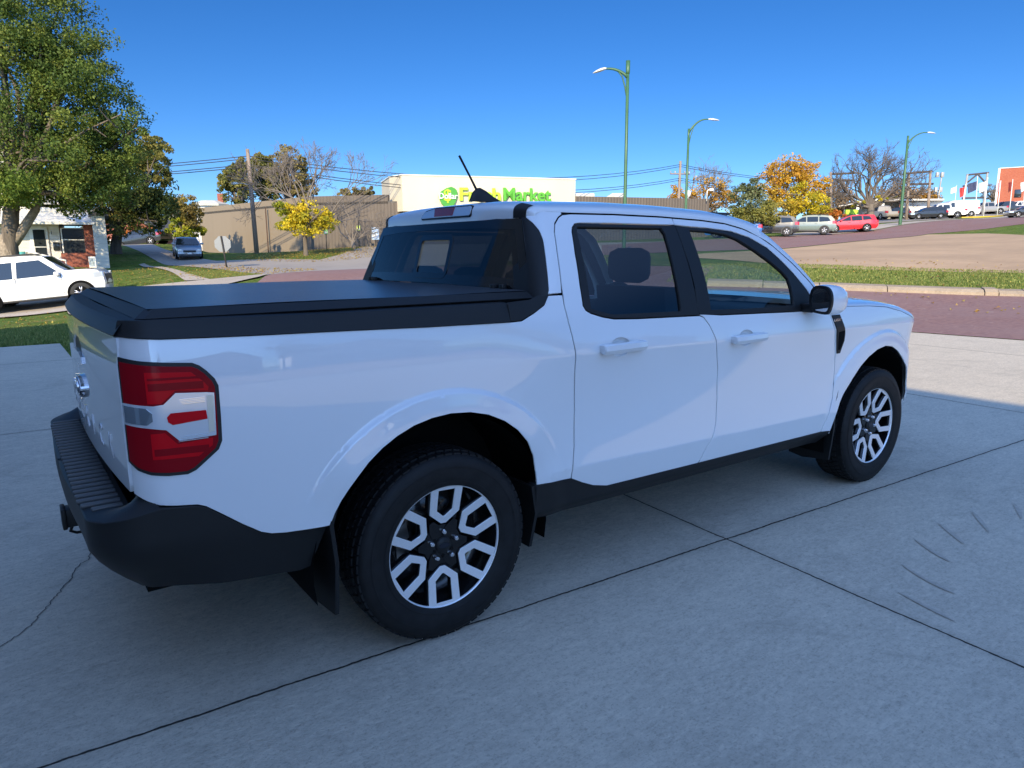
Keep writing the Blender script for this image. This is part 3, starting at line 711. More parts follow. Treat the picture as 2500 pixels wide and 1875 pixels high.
# --- door mirrors
for sg in (-1, 1):
    fo = [(-.947, 1.262), (-1.035, 1.264), (-1.066, 1.236), (-1.076, 1.180), (-1.062, 1.120), (-1.04, 1.112), (-.945, 1.126)]
    m = MB(); G = []
    P0 = np.array(soften(fo, 2)); c = P0.mean(0)
    for dx, k in ((0, .96), (.006, 1.0), (.05, 1.04), (.10, .98), (.14, .80), (.165, .45), (.17, .05)):
        G.append([(2.20+dx, sg*-1*(c[0]+(p[0]-c[0])*k-.006*dx/.1), c[1]+(p[1]-c[1])*k) for p in list(P0)+[P0[0]]])
    m.grid(np.array(G)); mr = m.build('door_mirror', WHITE, truck)
    m = MB(); m.prism([(sg*-1*(c[0]+(p[0]-c[0])*.985), c[1]+(p[1]-c[1])*.985) for p in P0], 2.185, 2.215, 0); m.build('mirror_shell', BLKPL, mr)
    m = MB(); m.prism([(sg*-1*(c[0]+(p[0]-c[0])*.78), c[1]+(p[1]-c[1])*.78) for p in P0], 2.182, 2.19, 0); m.build('mirror_glass', pmat('mirror_silver', (.55, .57, .6), .02, metal=1), mr)
    m = MB(); m.box(2.20, 2.30, min(sg*.88, sg*.96), max(sg*.88, sg*.96), 1.118, 1.165, .01); m.build('mirror_arm', BLKPL, mr)

# --- wheels
def wheel_h(r): return -.066-.030*np.clip(np.asarray(r)/.235, 0, 1)**1.5
def wsurf(a, b): return np.stack([a, wheel_h(np.hypot(a, b)), b], -1)
def make_wheel():
    prof = [(.236, .095), (.25, .108), (.30, .1125), (.335, .109), (.350, .097), (.355, .088)]
    TP = [(.236, -.100)]+[(r, -h) for r, h in prof[1:]]+[(.357, -.06), (.357, .06)]+prof[::-1]+[(.232, .085)]
    m = MB(); m.lathe([(.02, .03), (.085, .0), (.15, .01), (.20, .03), (.222, .06), (.228, .085), (.228, -.05), (.230, -.092)], (0, 0, 0), 1, 64)
    w = m.build('wheel', pmat('wheel_black', (.008, .008, .009), .25, coat=.6), None)
    m = MB(); m.lathe(TP, (0, 0, 0), 1, 72); m.lathe([(.306, -.1132), (.309, -.1140), (.312, -.1134)], (0, 0, 0), 1, 72); m.lathe([(.252, -.1085), (.256, -.1105), (.26, -.1100)], (0, 0, 0), 1, 72)
    rows = [(-.094, -.066, .0), (-.060, -.030, .5), (-.024, .004, .0), (.010, .040, .5), (.046, .074, .0), (.080, .094, .3)]
    for h0, h1, ph in rows:
        n = 62
        for k in range(n):
            g0 = 2*math.pi*(k+ph)/n; g1 = g0+2*math.pi/n*.80; sk = .018 if 0 < h0+.07 < .12 else .006
            ro = .3640 if abs(h0+h1) < .12 else .3585; ri = .350
            V = []
            for r in (ri, ro):
                for g, h in ((g0, h0), (g1, h0), (g1+sk, h1), (g0+sk, h1)): V.append((r*math.cos(g), h, r*math.sin(g)))
            m.add(V, [(4, 5, 6, 7), (0, 1, 5, 4), (1, 2, 6, 5), (2, 3, 7, 6), (3, 0, 4, 7)])
    m.build('tyre', TYRE, w, auto=40)
    m = MB(); m.lathe([(.2315, -.090), (.2325, -.0985), (.2405, -.1005), (.2425, -.098), (.242, -.08)], (0, 0, 0), 1, 96); m.build('rim_edge', ALU, w)
    for k in range(6):
        U = [(-.067, .2325), (-.062, .127), (-.010, .086), (.010, .086), (.062, .127), (.067, .2325)]
        H = [(-.036, .221), (-.034, .137), (-.004, .112), (.004, .112), (.034, .137), (.036, .221)]
        g = k*math.pi/3; R2 = lambda P: [(x*math.cos(g)+y*math.sin(g), -x*math.sin(g)+y*math.cos(g)) for x, y in P]
        panel('spoke', R2(U), wsurf, ALU, w, step=.03, fold=.006, holes=[R2(H)], sg=1.0, edge_step=.01)
        panel('spoke_back', R2(inset(U, -.002)), lambda a, b: wsurf(a, b)+np.array([0, .006, 0]), BLKGL, w, step=.03, fold=.03, holes=[R2(inset(H, -.001))], sg=1.0, edge_step=.012)
    m = MB()
    for k in range(6):
        g = (k+.5)*math.pi/3; c_, s_ = math.cos(g), math.sin(g)
        q = [(.03, -.03), (.075, -.024), (.105, -.010), (.105, .010), (.075, .024), (.03, .03)]
        P = [(r*s_+t*c_, r*c_-t*s_) for r, t in q]
        m.prism(P, -.072, -.02, 1)
    m.lathe([(.0, -.070), (.052, -.070), (.078, -.066), (.088, -.050), (.09, .0)], (0, 0, 0), 1, 48); hub = m.build('hub', BLKGL, w, auto=30)
    m = MB(); m.lathe([(.0, -.082), (.028, -.081), (.032, -.076), (.033, -.068)], (0, 0, 0), 1, 32); cp = m.build('hub_cap', BLKPL, w)
    m = MB(); m.prism([(.022*math.cos(t), .010*math.sin(t)) for t in np.linspace(0, 2*math.pi, 24)[:-1]], -.0835, -.081, 1); m.build('cap_badge', pmat('cap_oval', (.03, .035, .05), .3, metal=.6), cp)
    for k in range(5):
        g = math.pi/2+k*2*math.pi/5+.05
        m = MB(); m.lathe([(.0, -.092), (.006, -.091), (.0095, -.086), (.0105, -.070)], (.054*math.cos(g), 0, .054*math.sin(g)), 1, 12); m.build('lug_nut', CHROME, w, auto=40)
    m = MB(); m.lathe([(.07, .02), (.155, .02), (.158, .024), (.155, .04), (.07, .04)], (0, 0, 0), 1, 48); m.build('brake_disc', STEEL, w, auto=30)
    m = MB(); m.prism([(-.155, -.05), (-.165, .05), (-.12, .09), (-.10, .0), (-.11, -.07)], .0, .07, 1); m.build('brake_caliper', STEEL, w)
    return w
w0_ = make_wheel()
yc = -.792
for i, (x, sg, rot) in enumerate([(0, -1, 0.05), (WB, -1, .52), (0, 1, .3), (WB, 1, .9)]):
    w = w0_ if i == 0 else copy_tree(w0_)
    w.parent = truck; w.location = (x, yc if sg < 0 else -yc, .3625)
    w.rotation_euler = (0, rot, 0 if sg < 0 else math.pi)

# --- wheel wells, mud flaps, floor and insides
for cx in (0, WB):
    for sg in (-1, 1):
        m = MB(); G = []
        for t in np.linspace(-.20, math.pi+.20, 24):
            r = .500 if cx == 0 else .496
            G.append([(cx+r*math.cos(t), sg*y, .364+r*math.sin(t)) for y in (min(.86, abs(float(side(np.array(cx+r*math.cos(t)), np.array(max(.4, .364+r*math.sin(t))))[1]))-.030), .74, .50)])
        m.grid(np.array(G)); m.prism([(cx-.48, .27), (cx-.50, .70), (cx-.3, .90), (cx+.3, .90), (cx+.50, .70), (cx+.48, .27)], sg*.50, sg*.49, 1); m.build('wheel_well', DARK, truck)
    for sg in (-1, 1):
        for front in (False, True):
            bx = cx-.45 if not front else cx+.425
            if cx: bx = cx-.488 if not front else cx+.5
            z1 = .70 if not front else .52; z0 = .235
            if cx and front: continue
            if not front: G = [(bx+.06, .905, z1), (bx+.012, .908, .56), (bx+.025, .905, .42), (bx+.022, .888, .228)]; Gi = [(bx+.06, .64, z1), (bx+.02, .62, .40), (bx+.022, .63, .222), (bx+.022, .72, .208)]
            else: G = [(bx-.02, .902, z1), (bx, .900, .40), (bx-.01, .87, .25)]; Gi = [(bx-.02, .70, z1), (bx, .70, .40), (bx-.01, .74, .25)]
            V = []; F = []
            for d in (0, .014):
                for p in G+Gi[::-1]: V.append((p[0]-d, sg*p[1], p[2]))
            n = len(G)*2; F = [(i, i+1, n-2-i, n-1-i) for i in range(len(G)-1)]; F += [tuple(k+n for k in f[::-1]) for f in F]; F += [(i, (i+1) % n, n+(i+1) % n, n+i) for i in range(n)]
            m = MB(); m.add(V, F); m.build('mud_flap', BLKPL, truck)
m = MB(); m.box(-.95, 3.6, -.48, .48, .30, .55); m.box(.52, 2.55, -.84, .84, .38, .80); m.box(-.92, -.52, -.82, .82, .50, .95); m.box(3.56, 3.70, -.6, .6, .35, .9); m.build('underbody', DARK, truck)
m = MB(); m.box(2.2, 3.6, -.60, .60, .55, 1.04); m.build('engine_bay', DARK, truck)
for sg in (-1, 1):
    m = MB()
    yy = sorted((sg*.80, sg*.84)); m.box(.62, 2.4, yy[0], yy[1], .75, 1.10, .01); m.build('door_lining', CLOTH, truck)
# rear wall inside the cab and headlining
m = MB(); m.box(.50, .56, -.76, .76, .8, 1.262); m.build('cab_rear_wall', CLOTH, truck)
m = MB(); m.box(.66, 1.95, -.60, .60, 1.628, 1.640); m.build('headlining', CLOTH, truck)
def seat(x, y, wd, zt, name, nheads):
    m = MB(); m.box(x, x+.50, y-wd, y+wd, .78, .94, .05); s = m.build(name, CLOTH, truck)
    m = MB(); P = [(x-.06, .92), (x+.10, .92), (x+.02, zt), (x-.10, zt)]; m.prism([(p[0], p[1]) for p in P], y-wd, y+wd, 1); m.build('backrest', CLOTH, s)
    for k in range(nheads):
        yy = y+(k-(nheads-1)/2)*.46; m = MB(); m.box(x-.16, x-.04, yy-.125, yy+.125, zt+.02, zt+.20, .05); m.build('headrest', CLOTH, s)
seat(1.55, -.36, .25, 1.26, 'front_seat', 1); seat(1.55, .36, .25, 1.26, 'front_seat', 1); seat(.80, 0, .62, 1.17, 'rear_bench', 3)
m = MB(); m.box(2.22, 2.60, -.76, .76, .95, 1.12, .04); m.build('dashboard', CLOTH, truck)
m = MB(); m.lathe([(.175, -.012), (.187, 0), (.175, .012), (.163, 0), (.175, -.012)], (2.08, .36, 1.06), 0, 32); m.build('steering_wheel', CLOTH, truck)
# ------------------------------------------------------------------ lie of the land: flat driveway, falling a little to the left, rising to the right
_ctl = [(100, 668, 27), (240, 606, 31), (300, 603, 31), (228, 583, 40), (20, 560, 40), (490, 578, 36), (576, 594, 31), (407, 572, 39), (438, 552, 60), (653, 546, 59), (661, 552, 46), (807, 531, 58),
        (620, 590, 30), (790, 582, 33), (300, 550, 62), (404, 524, 60), (1810, 627, 20.5), (2212, 641, 19), (1740, 580, 25), (2212, 591, 23.5), (1693, 539, 42), (1890, 519, 50), (2005, 508, 56), (2212, 486, 55),
        (1700, 511, 60), (1885, 501, 65), (2212, 470, 88), (1943, 486, 70), (1950, 472, 100), (2200, 461, 110)]
_C = [at(*c) for c in _ctl]
for x in (-30, -20, -10, -3, 3, 8, 11.5):
    for y in (-30, -20, -10, -3, 3): _C.append(np.array((x, y, 0.)))
for x in (-20, -10, -3, -.5): _C.append(np.array((x, 10.5, -.02)))
for x in (2, 6, 9): _C.append(np.array((x, 9., .0)))
_C += [np.array(p, float) for p in [(-30, 40, .2), (-40, 120, 1.5), (40, 160, 3), (150, 150, 7), (200, 60, 9), (160, -10, 8), (60, -40, 3), (30, -40, 1), (-60, -40, 0), (-60, 20, 0), (40, 62, 1.8), (14, 34, .6)]]
_C = np.array(_C)
def _tps(r2): return .5*r2*np.log(r2+1e-9)
_n = len(_C); _K = _tps(((_C[:, None, :2]-_C[None, :, :2])**2).sum(-1))+np.eye(_n)*3.0
_Pm = np.concatenate([np.ones((_n, 1)), _C[:, :2]], 1)
_S = np.linalg.solve(np.block([[_K, _Pm], [_Pm.T, np.zeros((3, 3))]]), np.concatenate([_C[:, 2], np.zeros(3)]))
def gz(x, y):
    x = np.clip(np.asarray(x, float), -60, 200); y = np.clip(np.asarray(y, float), -40, 160); sh = x.shape
    q = np.stack([x.ravel(), y.ravel()], 1)
    h = _tps(((q[:, None]-_C[None, :, :2])**2).sum(-1))@_S[:_n]+_S[_n]+q@_S[_n+1:]
    X, Y = q[:, 0], q[:, 1]
    dx = np.maximum(np.maximum(-30-X, X-11.0), 0); dy = np.maximum(np.maximum(-30-Y, Y-7.5), 0)
    h = h*smst(.0, 7.0, np.hypot(dx, dy))
    return h.reshape(sh)
def g3(u, v, d):
    """ground point in the direction of a pixel at a distance"""
    p = at(u, v, d); return np.array((p[0], p[1], float(gz(p[0], p[1]))))

# ------------------------------------------------------------------ ground materials
def grass_mat(name, dry):
    g = NT(name); a = g.noise(.22, 6, .65); b = g.noise(2.2, 6, .75, None, .6); c = g.noise(14, 4, .7); e = g.noise(.9, 5, .7, g.mapping((1, 1, 1), (0, 0, 0), (7, 3, 0)))
    base = g.ramp(a, [(.32, (.13, .22, .035)), (.48, (.19, .27, .05)), (.60, (.29, .29, .085)), (.80, (.42, .31, .13))])
    col = g.mix(g.ramp(b, [(.36, (1, 1, 1)), (.52, (0, 0, 0))]), base, (.075, .125, .022)); col = g.mix(g.math('MULTIPLY', g.ramp(e, [(.55, (0, 0, 0)), (.70, (1, 1, 1))]), .75), col, (.44, .36, .15))
    col = g.mix(g.math('MULTIPLY', g.ramp(c, [(.42, (1, 1, 1)), (.55, (0, 0, 0))]), .55), col, (.06, .10, .018)); col = g.mix(g.math('MULTIPLY', g.ramp(c, [(.58, (0, 0, 0)), (.70, (1, 1, 1))]), .6), col, (.42, .40, .15))
    g.col(col); g.rough(.9); g.p.inputs['Specular IOR Level'].default_value = .1; g.bump(g.math('ADD', g.math('MULTIPLY', b, 2), c), 1.0, .12); return g.m
GRASS = grass_mat('lawn_grass', .8)
def concrete(name, base, dark, joints=None, scale=1.0):
    g = NT(name); a = g.noise(.55, 6, .62, None, .4); b = g.noise(5, 7, .72, g.mapping((1, 2.6, 1), (0, 0, .5)), .5); c = g.noise(110, 3, .7); e = g.noise(1.5, 6, .7, None, 1.4)
    f = g.noise(26, 5, .72, g.mapping((1, 1.8, 1), (0, 0, -.35))); br = g.noise(9, 3, .6, g.mapping((1, 34, 1), (0, 0, -.05)))
    col = g.mix(g.ramp(a, [(.34, (0, 0, 0)), (.66, (1, 1, 1))]), dark, base)
    col = g.mix(g.math('MULTIPLY', g.ramp(b, [(.45, (0, 0, 0)), (.66, (1, 1, 1))]), .36), col, tuple(min(1, k*1.32) for k in base))
    col = g.mix(g.math('MULTIPLY', g.ramp(f, [(.50, (0, 0, 0)), (.66, (1, 1, 1))]), .36), col, tuple(min(1, k*1.36) for k in base))
    col = g.mix(g.math('MULTIPLY', g.ramp(f, [(.32, (1, 1, 1)), (.46, (0, 0, 0))]), .42), col, tuple(k*.60 for k in dark))
    col = g.mix(g.math('MULTIPLY', g.ramp(e, [(.55, (0, 0, 0)), (.72, (1, 1, 1))]), .42), col, tuple(k*.62 for k in dark))
    col = g.mix(g.math('MULTIPLY', g.ramp(br, [(.35, (1, 1, 1)), (.55, (0, 0, 0))]), .16), col, tuple(k*.62 for k in dark))
    col = g.mix(g.math('MULTIPLY', g.ramp(c, [(.32, (1, 1, 1)), (.48, (0, 0, 0))]), .45), col, tuple(k*.5 for k in dark))
    h = g.math('ADD', g.math('MULTIPLY', f, .8), g.math('MULTIPLY', c, .45))
    if joints:
        X = g.xyz(); w1 = g.math('MULTIPLY', g.math('SUBTRACT', g.noise(3.0, 4), .5), .02); w1 = g.math('ADD', w1, g.math('MULTIPLY', g.math('SUBTRACT', g.noise(30, 2), .5), .010))
        J = None; D_ = None
        for (cx, cy, c0, w) in joints:      # cx*x + cy*y = c0
            d = g.math('ABSOLUTE', g.math('ADD', g.math('SUBTRACT', g.math('ADD', g.math('MULTIPLY', X[0], cx), g.math('MULTIPLY', X[1], cy)), c0), w1))
            k = g.math('SUBTRACT', 1, g.math('MINIMUM', g.math('DIVIDE', d, w), 1)); k = g.math('MINIMUM', g.math('MULTIPLY', k, 2.5), 1)
            q = g.math('SUBTRACT', 1, g.math('MINIMUM', g.math('DIVIDE', d, .06), 1))
            J = k if J is None else g.math('MAXIMUM', J, k); D_ = q if D_ is None else g.math('MAXIMUM', D_, q)
        col = g.mix(g.math('MULTIPLY', g.math('MULTIPLY', D_, g.ramp(b, [(.35, (0, 0, 0)), (.6, (1, 1, 1))])), .45), col, tuple(k*.55 for k in dark))
        col = g.mix(g.math('MULTIPLY', J, .95), col, (.010, .009, .008)); h = g.math('SUBTRACT', h, g.math('MULTIPLY', J, 2.0))
    g.col(col); g.rough(.82); g.p.inputs['Specular IOR Level'].default_value = .3; g.bump(h, .7, .006); return g
jn = math.hypot(1, .0455); jc = math.hypot(1, .072)
JO = [(.0455/jn, 1/jn, (-.868)/jn, .006), (.0455/jn, 1/jn, (-.868-4.6)/jn, .006), (.0455/jn, 1/jn, 3.85/jn, .006), (1/jc, -.072/jc, 1.672/jc, .006), (1/jc, -.072/jc, (1.672+4.4)/jc, .006), (1/jc, -.072/jc, (1.672-4.4)/jc, .006), (1/jc, -.072/jc, (1.672+8.2)/jc, .006), (.05, 1, 8.4, .006)]
CONC = concrete('driveway_concrete', (.58, .51, .40), (.48, .425, .34), JO)
CONC = CONC.m
def brick_mat():
    g = NT('paving_brick'); X = g.n('ShaderNodeTexBrick'); g.l(g.mapping((1, 1, 1), (0, 0, .11)), X.inputs['Vector'])
    X.inputs['Scale'].default_value = 4.5; X.inputs['Color1'].default_value = (.205, .105, .090, 1); X.inputs['Color2'].default_value = (.285, .16, .13, 1); X.inputs['Mortar'].default_value = (.17, .11, .10, 1)
    X.inputs['Mortar Size'].default_value = .012
    a = g.noise(.5, 6, .65); b = g.noise(5, 4, .7, g.mapping((.35, 1, 1)))
    col = g.mix(g.ramp(a, [(.4, (0, 0, 0)), (.7, (1, 1, 1))]), X.outputs[0], (.25, .155, .14)); col = g.mix(g.math('MULTIPLY', g.ramp(b, [(.6, (0, 0, 0)), (.72, (1, 1, 1))]), .5), col, (.40, .31, .27))
    g.col(col); g.rough(.8); g.bump(g.math('ADD', X.outputs[1], b), .4, .02); return g.m
BRICKP = brick_mat()
def asphalt(name, base, var, rot=.0):
    g = NT(name); a = g.noise(.25, 6, .65); b = g.noise(3, 6, .7, g.mapping((.25, 1.4, 1), (0, 0, rot))); c = g.noise(40, 3, .6)
    col = g.mix(g.ramp(a, [(.35, (0, 0, 0)), (.68, (1, 1, 1))]), tuple(k*(1-var) for k in base), tuple(k*(1+var*.5) for k in base)); col = g.mix(g.math('MULTIPLY', g.ramp(b, [(.55, (0, 0, 0)), (.7, (1, 1, 1))]), .4), col, tuple(min(1, k*1.35) for k in base))
    col = g.mix(g.math('MULTIPLY', g.ramp(b, [(.28, (1, 1, 1)), (.38, (0, 0, 0))]), .45), col, tuple(k*.55 for k in base))
    g.col(g.mix(g.math('MULTIPLY', c, .25), col, tuple(k*.6 for k in base))); g.rough(.85); g.bump(c, .4, .01); return g.m
LOT = asphalt('weathered_lot', (.48, .325, .19), .2, -.35)
ROADG = asphalt('grey_road', (.34, .30, .26), .15, .3)
WALK = concrete('pavement_concrete', (.46, .40, .33), (.38, .32, .26)).m
CURB = concrete('kerb_concrete', (.37, .295, .215), (.29, .23, .165)).m

# ------------------------------------------------------------------ ground sheets
def sheet(name, poly, mat, up, step=1.5, kind='structure', edge=1.0):
    S = lambda a, b: np.stack([a, b, gz(a, b)+up], -1)
    o = panel(name, poly, S, mat, None, step=step, fold=0, edge_step=edge); tag(o, kind=kind); return o
def ground():
    def axis(lo, hi, c0, c1, fine):
        a = list(np.arange(c0, c1+.01, fine)); s = fine; x = c1
        while x < hi: s *= 1.25; x += s; a.append(x)
        s = fine; x = c0
        while x > lo: s *= 1.25; x -= s; a.insert(0, x)
        return np.array(a)
    X = axis(-2600, 3200, -10, 90, 1.5); Y = axis(-2600, 3200, -12, 75, 1.5); gx, gy = np.meshgrid(X, Y, indexing='ij')
    G = np.stack([gx, gy, gz(gx, gy)], -1); m = MB(); m.grid(G); o = m.build('ground', GRASS); tag(o, kind='structure')
ground()
BE = lambda y: 11.61-.114*(y-2.89)        # kerb line between driveway and brick street
K1 = at(1810, 627, 20.5); K2 = at(2212, 641, 19)
kd = (K1-K2)[:2]/np.linalg.norm((K1-K2)[:2])
def kline(t, off=0.0): return (K2[0]+kd[0]*t+kd[1]*off, K2[1]+kd[1]*t-kd[0]*off)   # off>0: away from the camera
sheet('driveway', [(-14, -16), (BE(-16), -16), (BE(-4), -4), (BE(2.9), 2.9), (BE(7), 7), (BE(7)-1.2, 7.4), (5.2, 7.4), (5.0, 4.6), (-.5, 4.6), (-.52, 10.75), (-14, 11.15)], CONC, .004, .6)
T1 = g3(579, 597, 30.5); T2 = g3(794, 580, 34)
sheet('brick_street', [(BE(-40)+.0, -40), kline(-45), kline(0), kline(8.5), (K1[0]+2, K1[1]+6), (T2[0]+2.2, T2[1]-.5), (T2[0], T2[1]), (T1[0], T1[1]), (T1[0]-1.5, T1[1]-3.4), (BE(18), 18), (BE(7), 7), (BE(2.9), 2.9), (BE(-16), -16)], BRICKP, .014, 1.0)
P = lambda *c: tuple(g3(*c)[:2])
sheet('side_street', [P(579, 597, 30.5), P(794, 580, 34), P(1100, 590, 37), P(1500, 580, 50), P(1480, 560, 56), P(1100, 545, 56), P(800, 533, 57), P(770, 541, 52), P(735, 556, 46.5), P(690, 566, 43.2), P(600, 564, 43.6), P(470, 571, 43), P(380, 562, 50), P(330, 556, 58), P(250, 548, 70), P(230, 556, 62), P(300, 566, 50), P(390, 581, 38), P(480, 588, 34.2), P(540, 594, 31.5)], ROADG, .016, 1.2)
sheet('lane', [P(-700, 668, 24.3), P(-100, 671, 24.3), P(150, 662, 24.8), P(420, 632, 25.8), P(560, 607, 29), P(585, 600, 30.4), P(420, 613, 29.6), P(240, 622, 29.0), P(-100, 650, 28.6), P(-700, 650, 28.6)], WALK, .06, .8, edge=.6)
sheet('footpath', [P(395, 592, 33), P(455, 609, 29.8), P(400, 610, 29.9), P(375, 594, 32.5), P(300, 575, 42), P(312, 573, 42.5)], WALK, .05, .6)
sheet('parking_lot', [P(1500, 575, 33), P(1740, 580, 25.2), P(2212, 591.5, 23.6), P(3000, 600, 22), P(3000, 500, 60), P(2212, 505, 46), P(2130, 500, 51), P(2005, 508, 56.5), P(1890, 519.5, 50.5), P(1693, 539.5, 42.5), P(1500, 555, 38)], LOT, .014, 1.2)
sheet('hill_street', [P(1300, 560, 40), P(1693, 539, 43), P(1890, 519, 51), P(2005, 507, 57), P(2130, 495, 55.5), P(2212, 486.5, 56), P(3000, 445, 75), P(3000, 415, 150), P(2212, 467, 91), P(2050, 484, 75), P(1885, 498, 66), P(1700, 508, 61), P(1500, 520, 57), P(1300, 530, 52)], BRICKP, .02, 1.5)
sheet('pavement', [P(1700, 507, 61.5), P(1885, 497.5, 66.5), P(2050, 483, 75.5), P(2212, 466, 92), P(3000, 414, 152), P(3000, 410, 160), P(2212, 463, 100), P(2060, 477, 84), P(1900, 487, 74), P(1700, 498, 68)], WALK, .03, 1.5)
sheet('back_lot', [P(1800, 490, 75), P(1945, 481, 80), P(2060, 474, 90), P(2212, 461, 106), P(2700, 430, 140), P(2600, 420, 170), P(2200, 455, 130), P(1950, 468, 112), P(1800, 474, 100)], ROADG, .035, 2)
# broken kerb in front of the grass island
for (off0, off1, h, nm) in ((-.16, .30, .17, 'kerb'),):
    ts = np.concatenate([np.arange(-42, 0, 3.2), np.array([0, .62, .95, 3.3, 5.05, 6.6, 8.2])])
    for i in range(len(ts)-1):
        a, b = ts[i]+.012, ts[i+1]-.012; q = [kline(a, off0), kline(b, off0), kline(b, off1), kline(a, off1)]
        zb = [float(gz(*p)) for p in q]; dz = random.Random(i).uniform(-.02, .02)
        m = MB(); V = [(*p, z-.1) for p, z in zip(q, zb)]+[(q[0][0], q[0][1], zb[0]+h*.55+dz), (q[1][0], q[1][1], zb[1]+h*.55+dz)]+[(*kline(b, off0+.12), zb[1]+h+dz), (*kline(a, off0+.12), zb[0]+h+dz)]+[(q[2][0], q[2][1], zb[2]+h+dz), (q[3][0], q[3][1], zb[3]+h+dz)]
        m.add(V, [(0, 1, 5, 4), (4, 5, 6, 7), (7, 6, 8, 9), (9, 8, 2, 3), (0, 4, 7, 9, 3), (1, 2, 8, 6, 5)]); o = m.build('kerb', CURB); tag(o, kind='structure')

# ------------------------------------------------------------------ marks on the driveway: a crack, skid scuffs
def ribbon(name, pts, w, mat, z=.0075, taper=True):
    P = [np.array(p, float) for p in pts]; G = []
    for i, p in enumerate(P):
        t = P[min(i+1, len(P)-1)]-P[max(i-1, 0)]; n = np.array([-t[1], t[0]])/(np.linalg.norm(t)+1e-9); k = math.sin(math.pi*(i+.4)/(len(P)-.2))**.6 if taper else 1
        G.append([(p[0]+n[0]*w*k*s, p[1]+n[1]*w*k*s, z) for s in (-.5, .5)])
    m = MB(); m.grid(np.array(G)); o = m.build(name, mat, None); tag(o, kind='structure'); return o
rg = random.Random(4)
def g0(u, v):
    s_ = 2500/2212; D = _d+_r2*(u*s_-1250)/FPX-_u2*(v*s_-937.5)/FPX; k = -CAM[2]/D[2]; return (CAM+D*k)[:2]
cr = [g0(*p) for p in [(197, 1196), (190, 1212), (172, 1222), (158, 1238), (155, 1252), (138, 1268), (128, 1285), (118, 1292), (107, 1308), (88, 1330), (72, 1350), (45, 1372), (20, 1388), (-5, 1402), (-60, 1440)]]
cr2 = []
for i in range(len(cr)-1):
    for t in np.linspace(0, 1, 5)[:-1]: p = cr[i]*(1-t)+cr[i+1]*t; cr2.append(p+np.array([rg.uniform(-.006, .006), rg.uniform(-.006, .006)]))
ribbon('driveway_crack', cr2, .0042, pmat('crack_dirt', (.09, .08, .07), .9), taper=False)
SCUFF = NT('scuff_mark'); _s = SCUFF.noise(22, 5, .7); SCUFF.col(SCUFF.mix(SCUFF.ramp(_s, [(.40, (0, 0, 0)), (.62, (1, 1, 1))]), (.39, .345, .28), (.49, .43, .35))); SCUFF.rough(.85); SCUFF = SCUFF.m
for a, b, c, w in (((1940, 1282), (2010, 1318), (2062, 1345), .022), ((1948, 1222), (2005, 1262), (2062, 1285), .022), ((1976, 1168), (2022, 1200), (2052, 1216), .024), ((2027, 1133), (2060, 1156), (2082, 1178), .026), ((2100, 1108), (2118, 1126), (2136, 1152), .024), ((2190, 1090), (2202, 1104), (2205, 1122), .022)):
    A, B_, C_ = g0(*a), g0(*b), g0(*c); ribbon('tyre_scuff', [A*(1-t)**2+2*B_*t*(1-t)+C_*t*t for t in np.linspace(0, 1, 14)], w, SCUFF)
# ------------------------------------------------------------------ trees
def leaf_mat(name, trans=.35):
    g = NT(name); a = g.n('ShaderNodeVertexColor'); a.layer_name = 'leaf'; g.col(a.outputs[0]); g.rough(.6); g.p.inputs['Specular IOR Level'].default_value = .25
    tr = g.n('ShaderNodeBsdfTranslucent'); mx = g.n('ShaderNodeMixShader'); mx.inputs[0].default_value = trans; g.l(a.outputs[0], tr.inputs[0])
    out = [n for n in g.t.nodes if n.type == 'OUTPUT_MATERIAL'][0]; g.l(g.p.outputs[0], mx.inputs[1]); g.l(tr.outputs[0], mx.inputs[2]); g.l(mx.outputs[0], out.inputs[0]); return g.m
LEAF = leaf_mat('tree_leaf')
BARK = NT('tree_bark'); _b = BARK.noise(6, 6, .7, BARK.mapping((1, 1, .2))); BARK.col(BARK.ramp(_b, [(.3, (.07, .055, .042)), (.7, (.20, .165, .13))])); BARK.rough(.9); BARK.bump(_b, .8, .03); BARK = BARK.m
TWIG = pmat('grey_twig', (.17, .145, .125), .9)

